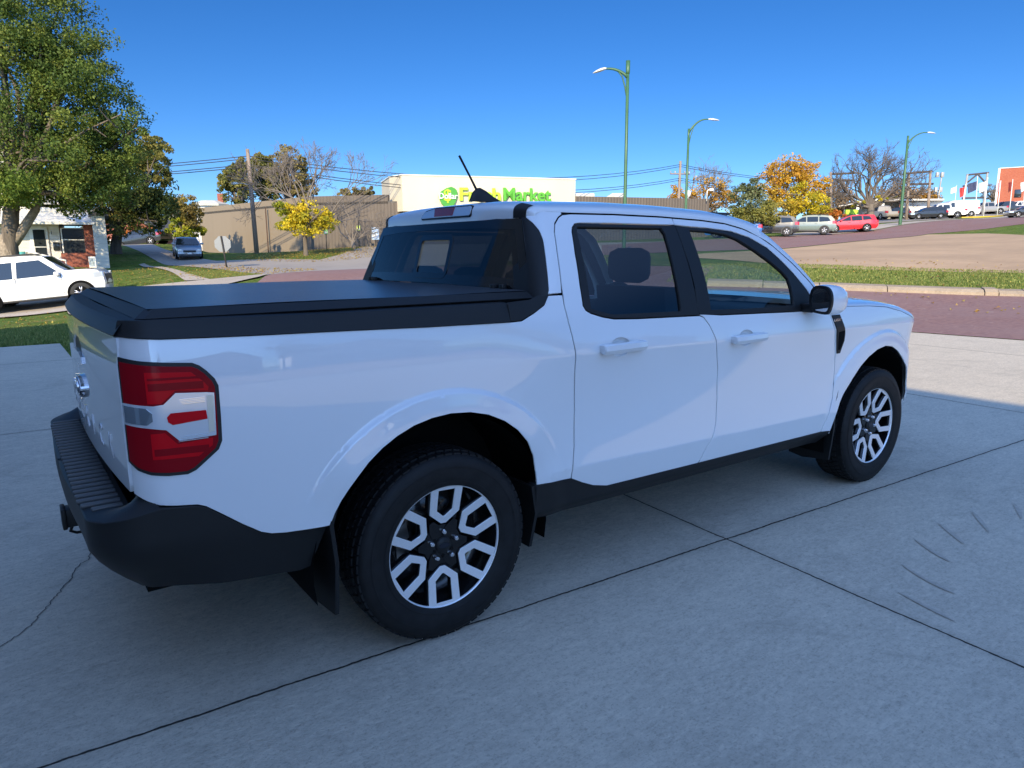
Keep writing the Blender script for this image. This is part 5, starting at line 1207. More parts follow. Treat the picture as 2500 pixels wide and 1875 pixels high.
fit('Fresh', z3(755, 0)[0], z3(1105, 0)[0], zb, z3(800, 478)[1]-zb, SGL, 'lettering_lime', -.12, .03)
zbm = z3(1330, 592)[1]; fit('Market', z3(1128, 0)[0], z3(1535, 0)[0], zbm, z3(1330, 482)[1]-zbm, SGG, 'lettering_green', -.12, .025)
# rooftop units
for lab, u0, u1, v0, v1, d in (('grey galvanised rooftop unit beside the cream sign box', 1244, 1283, 417, 436, 72), ('grey hooded rooftop unit left of the tall green lamp post', 1306, 1352, 417, 436, 74)):
    a = at(u0, v1, d); b = at(u1, v0, d); w = (u1-u0)*pxm(d); h = b[2]-a[2]; r = empty('rooftop_unit', (a[0], a[1], a[2]), face_ang(), lab, 'rooftop unit', 'units on the shop roof')
    m = MB()
    if u0 < 1300: m.prism([(0, 0), (w*.98, 0), (w, h*.85), (w*.97, h), (.02, h), (0, h*.8)], 0, 1.4, 1)
    else: m.prism([(-.6, 0), (w, 0), (w, h*.95), (w*.8, h), (w*.35, h), (w*.1, h*.6)], 0, 1.6, 1)
    c = m.build('casing', GREYM, r); m = MB(); m.box(w*.1, w*.9, -.03, .0, h*.15, h*.25); m.box(w*.1, w*.9, -.03, 0, h*.4, h*.48); m.build('louvre', pmat('dark_louvre', (.12, .12, .12), .6), r)
# small things on the roof edge: floodlight on a bracket
p = at((1400+1125*.28933)/1.1302, 432, 65.5)
fl = empty('floodlight', p, face_ang(), 'white floodlight on a bent bracket on the ribbed wall', 'floodlight'); m = MB(); m.tube([(0, 0, -.1), (0, 0, .7), (.05, 0, .85), (.25, 0, .92)], .05, 6); m.build('bracket', WPAINT, fl); m = MB(); m.box(.2, .55, -.12, .12, .78, 1.0, .03); m.build('lamp_head', WPAINT, fl)
p = at((1400+962*.28933)/1.1302, 434, 66)
vd = empty('roof_vent', p, face_ang(), 'white round vent dish on the shop roof near the second lamp post', 'vent'); m = MB(); m.lathe([(.0, .95), (.25, .85), (.3, .6), (.2, .35), (.06, .25), (.06, -.3)], (0, 0, 0), 2, 16); m.build('dish', WPAINT, vd)

# --- white octagonal house roof with a chimney behind the tan wall
b = g3(462, 520, 92); hz_ = pxm(92); r = empty('white_house', b, face_ang(), 'white house top with a brick chimney showing over the tan wall', 'house'); zt0 = at(462, 447, 92)[2]-b[2]
m = MB(); m.lathe([(1.9, 0), (1.9, zt0+.1)], (0, 0, 0), 2, 8, False); m.build('wall', WPAINT, r); m = MB(); m.lathe([(2.3, zt0+.05), (2.3, zt0+.3), (1.2, zt0+.75), (0, zt0+.8)], (0, 0, 0), 2, 8, False); m.build('roof', pmat('pale_roof', (.5, .5, .46), .7), r)
m = MB(); m.box(1.0, 1.7, -.3, .5, zt0, zt0+1.6); m.build('chimney', REDBR, r)

# --- white house on the left with porch, brick front and a side wing
b = g3(228, 583, 40); k = pxm(40)
hs_ = empty('white_house', b, face_ang(29), 'white clapboard house with red brick lower wall behind the big tree on the left', 'house')
X = planex(228, 29, 40); Z = lambda v: (583-v)*k*1.08
m = MB(); m.box(X(-190), X(135), 1.6, 7.5, -.6, Z(492)); m.box(X(-190), X(212), 2.2, 7.5, Z(492), Z(462)); m.build('wall', WSID, hs_)
m = MB(); m.box(X(135), X(192), .75, 1.6, -.4, Z(551), .01); m.box(X(190), X(211), .7, 1.55, -.4, Z(495), .01); m.build('brick_front', REDBR, hs_)
m = MB(); m.box(X(210), X(238), .3, 6.5, -.1, Z(478)); m.build('side_wing', WSID, hs_)
m = MB(); m.prism([(X(203), Z(478)), (X(246), Z(478)), (X(224), Z(463))], .1, 6.7, 1); m.prism([(X(205), Z(479.5)), (X(247), Z(479.5)), (X(247), Z(477.5)), (X(205), Z(477.5))], .05, 6.75, 1); m.build('wing_roof', SHING, hs_)
m = MB(); V = [(X(-190), .2, Z(497)), (X(214), .2, Z(497)), (X(214), 2.4, Z(478)), (X(-190), 2.4, Z(470)), (X(-190), .2, Z(492)), (X(216), .2, Z(492.5)), (X(216), 2.4, Z(473)), (X(-190), 2.4, Z(465))]
m.add(V, [(0, 1, 2, 3), (4, 5, 6, 7), (0, 1, 5, 4), (1, 2, 6, 5), (2, 3, 7, 6), (3, 0, 4, 7)]); m.build('porch_roof', WPAINT, hs_)
m = MB(); m.prism([(X(-150), Z(456)), (X(170), Z(456)), (X(10), Z(330))], 2.2, 7.5, 1); m.build('gable', WSID, hs_)
m = MB(); 
for s_ in (-1, 1):
    a, bb_ = (X(10), Z(325)), ((X(180) if s_ > 0 else X(-160)), Z(460)); m.add([(a[0], 1.8, a[1]), (bb_[0], 1.8, bb_[1]), (bb_[0], 7.8, bb_[1]), (a[0], 7.8, a[1]), (a[0], 1.8, a[1]+.18), (bb_[0], 1.8, bb_[1]+.18), (bb_[0], 7.8, bb_[1]+.18), (a[0], 7.8, a[1]+.18)], [(0, 1, 2, 3), (4, 5, 6, 7), (0, 1, 5, 4), (1, 2, 6, 5), (2, 3, 7, 6), (3, 0, 4, 7)])
m.build('roof', SHING, hs_)
m = MB(); m.box(X(69), X(110), 1.52, 1.60, Z(583), Z(500), .01); dr = m.build('front_door', WPAINT, hs_); m = MB(); m.box(X(77), X(103), 1.49, 1.53, Z(538), Z(506)); m.box(X(78), X(103), 1.49, 1.53, Z(556), Z(540)); m.build('pane', DGLASS, dr)
m = MB(); m.box(X(138), X(191), 1.50, 1.58, Z(553), Z(502), .01); wd = m.build('window', WPAINT, hs_); m = MB(); m.box(X(141), X(188), 1.46, 1.505, Z(524), Z(504)); m.box(X(141), X(188), 1.46, 1.505, Z(551), Z(526)); m.build('pane', DGLASS, wd)
m = MB(); m.box(X(118), X(133), 1.50, 1.58, Z(546), Z(530), .01); wd = m.build('window', DGLASS, hs_)
m = MB(); m.box(X(-190), X(135), .3, 1.6, -.6, .25, .01); m.build('porch_floor', pmat('porch_concrete', (.4, .38, .35), .8), hs_)
m = MB(); m.box(X(117.5), X(119), 1.38, 1.5, Z(515), Z(508), .01); m.build('wall_lamp', BLKGL, hs_)
b2 = g3(47, 575, 38.4); r = tag(None or (lambda mm: (mm.lathe([(.17, 0), (.24, .36), (.25, .38), (.21, .38)], (0, 0, 0), 2, 16), mm.build('planter_pot', pmat('teal_plastic', (.12, .45, .47), .4), None))[1])(MB()), 'teal plastic pot on the porch behind the white car', 'plant pot'); r.location = tuple(at(50, 559, 39.0))
p = at(100, 590, 37.2); br = empty('porch_rail', (p[0], p[1], float(gz(p[0], p[1]))), face_ang(), 'white porch step rail below the front door of the white house', 'railing'); m = MB(); m.tube([(-.9, 0, .0), (-.9, 0, 1.05), (.9, .3, .55), (.9, .3, 0)], .05, 6); m.build('rail', WPAINT, br)
for kx in (-.5, 0, .5):
    m = MB(); m.tube([(kx, .15, 0), (kx, .15, .8-.28*kx)], .03, 6); m.build('baluster', WPAINT, br)
p = g3(203, 592, 36.5); ys = empty('yard_sign', p, face_ang(-15), 'small white framed yard sign leaning before the brick house front', 'yard sign'); m = MB(); m.box(-.22, .22, -.02, .02, .25, .80, .01); m.build('board', WPAINT, ys); m = MB(); m.box(-.17, .17, -.026, -.02, .31, .74); m.build('face', pmat('sign_grey_print', (.25, .30, .34), .5, noise=(9, .6)), ys)
m = MB(); m.tube([(-.2, 0, -.1), (-.2, 0, .3)], .015, 6); m.build('leg', WPAINT, ys); m = MB(); m.tube([(.2, 0, -.1), (.2, 0, .3)], .015, 6); m.build('leg', WPAINT, ys)

# --- grey gabled houses and a white garage in the gap on the left
def gable_house(label, u, v, d, w, h, rh, dep, wm, rm, name='small_house', yaw=0, win=()):
    b = g3(u, v, d); r = empty(name, b, face_ang(yaw), label, 'house'); m = MB(); m.box(-w/2, w/2, 0, dep, -.5, h); m.prism([(-w/2, h), (w/2, h), (0, h+rh)], 0, dep, 1); m.build('wall', wm, r)
    m = MB()
    for s_ in (-1, 1):
        a, e = (0, h+rh+.05), (s_*(w/2+.4), h-.25); V = []
        for o in (0, .16): V += [(a[0], -.4, a[1]+o), (e[0], -.4, e[1]+o), (e[0], dep+.4, e[1]+o), (a[0], dep+.4, a[1]+o)]
        m.add(V, [(0, 1, 2, 3), (4, 5, 6, 7), (0, 1, 5, 4), (1, 2, 6, 5), (2, 3, 7, 6), (3, 0, 4, 7)])
    m.build('roof', rm, r)
    for (x0, x1, z0, z1) in win:
        m = MB(); m.box(x0, x1, -.06, 0, z0, z1, .01); wf = m.build('window', WPAINT, r); m = MB(); m.box(x0+.1, x1-.1, -.09, -.055, z0+.1, z1-.1); m.build('pane', DGLASS, wf)
    return r
gable_house('blue-grey gabled house in the gap left of the small tree', 378, 545, 95, 7.5, 3.0, 2.6, 8, pmat('blue_grey_siding', (.20, .23, .27), .7), SHING, win=((-.6, .6, 3.3, 4.4), (-2.6, -1.2, .9, 2.2), (1.0, 2.4, .9, 2.2)))
gable_house('red brick house half hidden behind the rust coloured tree', 262, 548, 82, 9, 3.4, 2.4, 8, REDBR, SHING, win=((-2.5, -1, 1, 2.4), (1.2, 2.6, 1, 2.4)))
gable_house('plain white garage behind the small tree left of the tan wall', 428, 541, 74, 4.6, 2.3, 1.0, 6, WPAINT, SHING, 'white_garage', win=((-1.6, .2, .1, 1.9),))
p = at(380, 548, 62); fn = empty('chain_fence', (p[0], p[1], float(gz(p[0], p[1]))), face_ang(), 'low wire fence with posts in the gap behind the silver car', 'fence')
for i in range(6):
    m = MB(); m.tube([(-3.4+i*1.1, 0, -.1), (-3.4+i*1.1, 0, 1.3)], .04, 6); m.build('post', GREYM, fn)
m = MB(); 
for z in (.2, .5, .8, 1.1, 1.28): m.tube([(-3.4, 0, z), (2.1, 0, z)], .015, 4)
m.build('wire_mesh', GREYM, fn)

# --- low white building and red brick building on the hill
b = g3(1925, 474, 100); k = pxm(100); lw = empty('low_building', b, face_ang(-28), 'low flat-roofed building with a shaded carport and white end wall on the hill', 'building'); X = planex(1925, -28, 100); Z = lambda v: (474-v)*k*1.05
m = MB(); m.box(X(1815), X(1945), 2.5, 11, -1, Z(438)); m.build('rear_wall', pmat('pale_grey_block', (.42, .41, .38), .8, noise=(1, .15)), lw)
m = MB(); m.box(X(1945), X(2028), .2, 11, -1, Z(442)); m.build('end_wall', WPAINT, lw)
m = MB(); m.prism([(X(1795), Z(452)), (X(1795), Z(448)), (X(1872), Z(434)), (X(2032), Z(439)), (X(2032), Z(442)), (X(1872), Z(438))], -1.2, 11.4, 1); m.build('roof', pmat('pale_roof_edge', (.55, .53, .49), .7), lw)
for u in (1940, 1902, 1850):
    m = MB(); m.box(X(u), X(u)+.35, -.6, -.25, -1, Z(440) if u != 1850 else Z(443)); m.build('post', REDBR if u == 1940 else WPAINT, lw)
for u in (1875, 1890):
    m = MB(); m.box(X(u), X(u)+.7, 2.42, 2.5, .2, 2.3); m.build('window', DGLASS, lw)
b = g3(2250, 462, 118); k = pxm(118); X = planex(2250, -36, 118); Z = lambda v: (462-v)*k
rb = empty('brick_building', b, face_ang(-36), 'tall red brick building with a white corner at the right edge', 'building')
m = MB(); m.box(X(2152), X(2400), 0, 18, -2, Z(368)); m.build('wall', brickw('orange_brick', (.38, .085, .04), (.44, .12, .06), (.38, .2, .14), 2.2), rb)
m = MB(); m.box(X(2152)-.12, X(2400), -.1, 18, Z(368), Z(366.6)); m.box(X(2152)-.30, X(2152)-.005, -.12, 18, -2, Z(367)); m.build('white_trim', WPAINT, rb)
for u, v in ((2187, 430), (2204, 388)):
    m = MB(); m.box(X(u), X(u)+.95, -.06, .02, Z(v), Z(v)+1.3, .02); m.build('window', DGLASS, rb)
b = g3(2120, 463, 128); sh = empty('low_brick_shed', b, face_ang(), 'low brick shed with a dark roof left of the tall red brick building', 'shed'); m = MB(); m.box(-2.5, 3.6, 0, 6, -1, 1.5); m.build('wall', REDBR, sh); m = MB(); m.box(-2.8, 3.9, -.3, 6.3, 1.5, 1.75); m.build('roof', SHING, sh)

# --- garage behind the camera that shades the truck
ga = empty('garage_building', (-4.6, 0, 0), 0, 'plain pale garage behind the truck whose roof shades the driveway', 'garage')
H = 6.75
m = MB(); m.box(-9, 0, -11.3, 6.2, -.2, H); m.build('wall', pmat('garage_stucco', (.66, .62, .56), .8, noise=(.8, .1)), ga)
m = MB(); m.box(-9.2, .2, -11.5, 6.4, H, H+.25, .02); m.build('roof', SHING, ga)
for y in (-6.2, -1.9, 2.4):
    m = MB(); m.box(.0, .06, y, y+3.4, 0, 3.3, .01); gd = m.build('garage_door', pmat('door_grey', (.30, .29, .28), .5), ga)
    for i in range(5):
        m = MB(); m.box(.06, .09, y+.05, y+3.35, .06+i*.65, .66+i*.65, .015); m.build('door_panel', gd.data.materials[0], gd)
# ------------------------------------------------------------------ lamp posts, poles, wires, flags, signs
def lamp_post(label, ub, ut, vt, vb, d, arm_att, tip, tipv, rb, rt, cap=False, endv=None):
    a = at(ub, vb, d); zg = float(gz(a[0], a[1])); tp = at(ut, vt, d); r = empty('lamp_post', (a[0], a[1], zg), face_ang(), label, 'lamp post', 'green lamp posts')
    H = tp[2]-zg; m = MB(); m.tube([(0, 0, -.2), (0, 0, .2), (0, 0, H*.5), (0, 0, H-.5)], [rb, rb, (rb+rt)/2, rt], 10); m.tube([(0, 0, H-.55), (0, 0, H-.45), (0, 0, H)], [rt, rt*1.35, rt*1.35] if cap else [rt]*3, 10); m.build('pole', GREENP, r)
    k = pxm(d); x1 = (tip-ut)*k; za = at(ut, arm_att, d)[2]-zg; zt = at(tip, tipv, d)[2]-zg; s = np.sign(x1); L = abs(x1); hl = .55 if cap else .75
    P = [(0, 0, za)]
    for t in np.linspace(.12, 1, 9): P.append((s*(L-hl)*t, 0, za+((at(tip, endv, d)[2]-zg if endv else zt+.06)-za)*math.sin(min(1, t*1.15)*math.pi/2)**.72))
    m = MB(); m.tube(P, np.linspace(.075, .045, len(P)), 7); m.build('arm', GREENP, r)
    P2 = [(0, 0, za-.95)]+[(s*L*.30*t**1.2, 0, za-.95+(np.interp(L*.30, [abs(p[0]) for p in P], [p[2] for p in P])-za+.95)*math.sin(t*math.pi/2)) for t in (.3, .6, 1.0)]
    m = MB(); m.tube(P2, .032, 6); m.build('brace', GREENP, r)
    e = P[-1]; sl = (zt-.02-e[2])/hl
    m = MB(); G = [];
    for t, w, h in ((-.05, .05, .05), (.1, .10, .08), (.4, .15, .10), (.75, .13, .07), (1, .03, .02)):
        G.append([(e[0]+s*hl*t, w*math.cos(g), e[2]+sl*hl*max(0, t)+h*math.sin(g)*(.9 if math.sin(g) > 0 else .5)) for g in np.linspace(0, 2*math.pi, 11)])
    m.grid(np.array(G)); m.build('lamp_head', LAMPM, r); return r
lamp_post('tallest green lamp post, its lamp arm pointing left above the truck roof', 1349, 1356, 131, 480, 32.5, 168, 1285, 157, .085, .07, True, 148.5)
lamp_post('middle green lamp post with its arm pointing right, left of the autumn trees', 1479.5, 1483, 278, 500, 52, 288, 1545, 259.5, .11, .08)
lamp_post('green lamp post on the right before the low white building, arm pointing right', 1944, 1967, 293, 486, 70, 311, 2023, 287.5, .15, .10)

wl = None
def wood_pole(label, ub, vb, ut, vt, d, r0, r1, arms=(), braces=False):
    a = at(ub, vb, d); b = at(ut, vt, d); a[2] = float(gz(a[0], a[1])); r = empty('utility_pole', a, 0, label, 'utility pole', 'wooden utility poles'); e = b-a
    m = MB(); m.tube([(0, 0, -.5), tuple(e*.5), tuple(e)], [r0, (r0+r1)/2, r1], 9); m.build('pole', WOOD, r)
    for (f, half, yaw) in arms:
        c = e*f; x = np.array([math.sin(YAW), -math.cos(YAW), 0])*math.cos(yaw)+np.array([math.cos(YAW), math.sin(YAW), 0])*math.sin(yaw)
        m = MB(); m.tube([tuple(c-x*half), tuple(c+x*half)], .07, 6); m.build('crossarm', WOOD, r)
        for s in (-.95, -.5, .5, .95):
            m = MB(); q = c+x*half*s; m.tube([tuple(q), tuple(q+np.array([0, 0, .28]))], [.05, .07], 6); m.build('insulator', GREYM, r)
    return r, a, e
wl, wa, we = wood_pole('wooden utility pole with a small street lamp arm before the tan wall', 555, 545.5, 534.5, 322, 50, .17, .12)
m = MB(); q = we*.66; R_ = np.array([math.sin(YAW), -math.cos(YAW), 0]); m.tube([tuple(q), tuple(q-R_*.5+np.array([0, 0, .12])), tuple(q-R_*.9+np.array([0, 0, .14]))], .03, 6); m.build('lamp_arm', GREYM, wl)
m = MB(); c0 = q-R_*.85+np.array([0, 0, .12]); m.tube([tuple(c0), tuple(c0-R_*.2), tuple(c0-R_*.45)], [.05, .10, .05], 8); m.build('lamp_head', LAMPM, wl)
wr, ra, re = wood_pole('wooden utility pole with one crossarm rising behind the ribbed wall', 1464, 470, 1470, 348, 78, .17, .13, [(.83, 1.1, .2)])
TL, TR = wa+we, ra+re
WIREM = pmat('black_cable', (.03, .03, .032), .6)
def wire(label, pts, r=.018):
    m = MB(); P = []
    for i in range(len(pts)-1):
        a, b = np.array(pts[i][:3]), np.array(pts[i+1][:3]); sg = pts[i][3] if len(pts[i]) > 3 else 0
        for t in np.linspace(0, 1, 15)[:-1]: P.append(a*(1-t)+b*t-np.array([0, 0, sg*4*t*(1-t)]))
    P.append(np.array(pts[-1][:3])); m.tube(P, r, 5); o = m.build('overhead_wire', WIREM); tag(o, label, 'wire', 'overhead wires'); return o
def W4(p, s): return (*p, s)
up = lambda p, dz: np.array(p)+np.array([0, 0, dz])
farL = at(-300, 372, 60); farR = at(1830, 388, 100)
for nm, dz, du, sag, rl in (('uppermost overhead wire from the wooden pole across the sign to the far pole', -.45, 0, 1.45, -.35), ('second overhead wire just under the uppermost one', -.62, 0, 1.55, -.55), ('third overhead wire, upper of the lower pair at the pole', -1.0, 0, 1.55, -1.75), ('lowest overhead wire of the four strung between the wooden poles', -1.15, 0, 1.6, -1.95)):
    wire(nm, [W4(up(farL, dz+.4), .5), W4(up(TL, dz), sag), W4(up(TR, rl), .6), W4(up(farR, rl+.3), 0)], .028)
# stop sign seen from behind
b = g3(490, 579, 36); st = empty('stop_sign', b, face_ang(8), 'grey back of an octagonal stop sign on a dark post at the lawn corner', 'stop sign'); zc = at(483, 527, 36)[2]-b[2]; R8 = 16.3*pxm(36)
m = MB(); m.prism([(-.12+R8/math.cos(math.pi/8)*math.cos(math.pi/8+i*math.pi/4), zc+R8/math.cos(math.pi/8)*math.sin(math.pi/8+i*math.pi/4)) for i in range(8)], .03, .045, 1); m.build('sign_plate', pmat('sign_back_aluminium', (.20, .21, .22), .4, metal=.3), st)
m = MB(); m.tube([(0.02, 0, -.2), (-.16, 0, zc+R8)], .045, 6); m.build('post', pmat('dark_post', (.03, .028, .026), .7), st)
# small signs before the ribbed wall
for lab, u, v0, v1, vb, d, col, wd in (('small green and white sign on a post right of the yellow tree', 706, 494, 506, 540, 51, (.16, .42, .14), .26), ('small yellow-green sign on a striped post further right', 776, 487, 498, 532, 55, (.42, .50, .10), .26), ('blue and white notice board at the edge of the truck cab', 812, 491, 518, 536, 54, (.45, .58, .72), .55)):
    b = g3(u, vb, d); r = empty('street_sign', b, face_ang(), lab, 'street sign', 'small street signs'); z0 = at(u, v1, d)[2]-b[2]; z1 = at(u, v0, d)[2]-b[2]
    m = MB(); m.box(-wd/2, wd/2, -.02, .02, z0, z1, .008); m.build('sign_plate', pmat('sign_face', col, .5), r); m = MB(); m.box(-wd*.36, wd*.36, -.026, -.02, z0+(z1-z0)*.15, z0+(z1-z0)*.45); m.build('sign_print', WPAINT, r)
    m = MB(); m.tube([(0, .03, -.1), (.0, .03, z1*.98)], .035, 6); m.build('post', pmat('black_post', (.03, .03, .03), .6), r)
# H-frame power structures on the hill
for lab, d, cols, rails in (('wooden pole with crossarms left of the big bare tree', 96, [(1796, 488, 1794.5, 372)], [(1795, 376, 1845, 374), (1800, 388, 1843, 390)]), ('two-pole wooden power frame right of the third green lamp post', 92, [(1957, 486, 1964, 372), (2003, 485, 2010, 370)], [(1955, 375, 2014, 370), (1960, 398, 2016, 397)]),
                            ('steel lattice power frame beside the flags', 108, [(2076, 470, 2090, 376), (2122, 468, 2133, 373)], [(2088, 378, 2136, 373), (2080, 402, 2110, 400), (2078, 428, 2128, 427), (2090, 394, 2112, 376), (2112, 376, 2130, 396)])):
    b = g3(cols[0][0], cols[0][1], d); r = empty('power_frame', b, 0, lab, 'power pole', 'power structures on the hill')
    for (u0, v0, u1, v1) in cols:
        a = at(u0, v0, d)-b; a[2] = min(a[2], -.2); c = at(u1, v1, d)-b; m = MB(); m.tube([tuple(a), tuple(c)], [.20, .15], 8); m.build('pole', WOOD if d < 100 else GREYM, r)
    for (u0, v0, u1, v1) in rails:
        m = MB(); m.tube([tuple(at(u0, v0, d)-b), tuple(at(u1, v1, d)-b)], .13, 6); m.build('crossarm', pmat('dark_timber', (.07, .06, .06), .8), r)
for u in (1807, 1835, 1990, 2108):
    pass
b = g3(2020, 470, 120); r = empty('telecom_mast', b, face_ang(), 'thin grey mast with equipment boxes between the power frames', 'mast'); k = pxm(120)
m = MB(); m.tube([(0, 0, -.5), (.4, 0, (470-388)*k)], [.14, .1], 7); m.build('pole', GREYM, r)
for z in (384, 414):
    for x in (-.35, .45):
        m = MB(); m.box(x-.22, x+.22, -.2, .2, (470-z-7)*k, (470-z+3)*k, .03); m.build('equipment_box', GREYM, r)
# flags
FC = {'red': (.42, .035, .03), 'navy': (.03, .04, .09), 'white': (.72, .74, .76), 'stripes': (.6, .35, .36), 'dark red': (.20, .025, .02)}
for lab, ub, vb, ut, vt, d, col, side_, fv, fl in (('red flag on a leaning white pole, leftmost of the flag row', 2074, 478, 2086, 398, 98, 'red', -1, 403, 12), ('dark navy flag on the second flagpole', 2106, 472, 2112, 380, 98, 'navy', -1, 391, 22), ('white flag on the third flagpole', 2124, 470, 2134, 383, 98, 'white', -1, 391, 19),
        ('faded striped flag on the fourth flagpole before the brick building', 2154, 464, 2162, 390, 98, 'stripes', 0, 393, 5), ('dark red flag hanging on the fifth flagpole before the brick building', 2180, 462, 2188, 387, 98, 'dark red', -1, 392, 8), ('pale flag at the very right edge on the last flagpole', 2210, 458, 2216, 382, 98, 'white', -1, 392, 9)):
    b = g3(ub, vb, d); r = empty('flagpole', b, face_ang(), lab, 'flag', 'flags on the hill'); k = pxm(d); e = at(ut, vt, d)-b; ex = e@np.array([math.sin(YAW), -math.cos(YAW), 0])
    m = MB(); m.tube([(0, 0, -.2), (ex, 0, e[2])], [.065, .04], 7); m.build('pole', WPAINT, r)
    zt = at(ut, fv, d)[2]-b[2]; w = fl*k*.85; m = MB(); G = []
    for i, t in enumerate(np.linspace(0, 1, 12)):
        sgn = side_ if side_ else -1; G.append([(ex*(zt/e[2])+sgn*w*t*.95, .18*math.sin(t*8+z*1.5)*t+.02, zt-z*.75*(1+.2*t)-.55*t*w*.5) for z in np.linspace(0, 1.5, 8)])
    m.grid(np.array(G)); m.build('flag_cloth', pmat('flag_'+col.replace(' ', '_'), FC[col], .7, noise=(2.5, .25)), r)
b = at(2058, 415, 110); b[2] = float(gz(b[0], b[1])); r = empty('flagpole', b, face_ang(), 'small white flag flying alone in the sky left of the flag row', 'flag', 'flags on the hill'); k = pxm(110); zt = at(2058, 403, 110)[2]-b[2]
m = MB(); m.tube([(.5, 0, -.2), (.5, 0, zt+.2)], [.05, .025], 6); m.build('pole', WPAINT, r); m = MB(); G = []
for t in np.linspace(0, 1, 10): G.append([(.5-.75*t, .12*math.sin(t*7)*t, zt-z*.8-.25*t) for z in np.linspace(0, 1.0, 6)])
m.grid(np.array(G)); m.build('flag_cloth', pmat('flag_plain', FC['white'], .7), r)
# lime banner on posts
b = g3(1838, 476, 90); k = pxm(90); r = empty('banner', b, face_ang(-8), 'lime green banner stretched between posts before the low building', 'banner'); z0 = at(1838, 463, 90)[2]-b[2]; z1 = at(1838, 453, 90)[2]-b[2]
m = MB(); m.box(-.85, .85, -.02, .02, z0, z1, .005); m.build('banner_cloth', pmat('lime_cloth', (.40, .66, .05), .6, noise=(2, .15)), r)
for x in (-.87, .87):
    m = MB(); m.tube([(x, 0, -.3), (x, 0, z1+.05)], .035, 6); m.build('post', GREYM, r)
b = g3(1804, 481, 82); r = empty('rust_bush', b, 0, 'rusty orange bush left of the lime banner', 'bush'); leaves([(np.array((0, 0, .9)), (1.1, 1.0, .9), 1, 0)], 1500, .2, [RUST], np.random.default_rng(2), r, 'foliage'); m = MB(); m.tube([(0, 0, -.2), (0, 0, .8)], .06, 6); m.build('stem', BARK, r)
# low white flower bed wall / yellow kerb under the flags
q = [g3(2065, 480, 93), g3(2130, 474, 95), g3(2165, 470, 97)]
m = MB(); m.tube([q[0], q[1], q[2]], .16, 6); o = m.build('yellow_kerb', pmat('yellow_paint', (.60, .40, .03), .6)); tag(o, 'yellow painted kerb at the foot of the flagpoles', 'kerb')
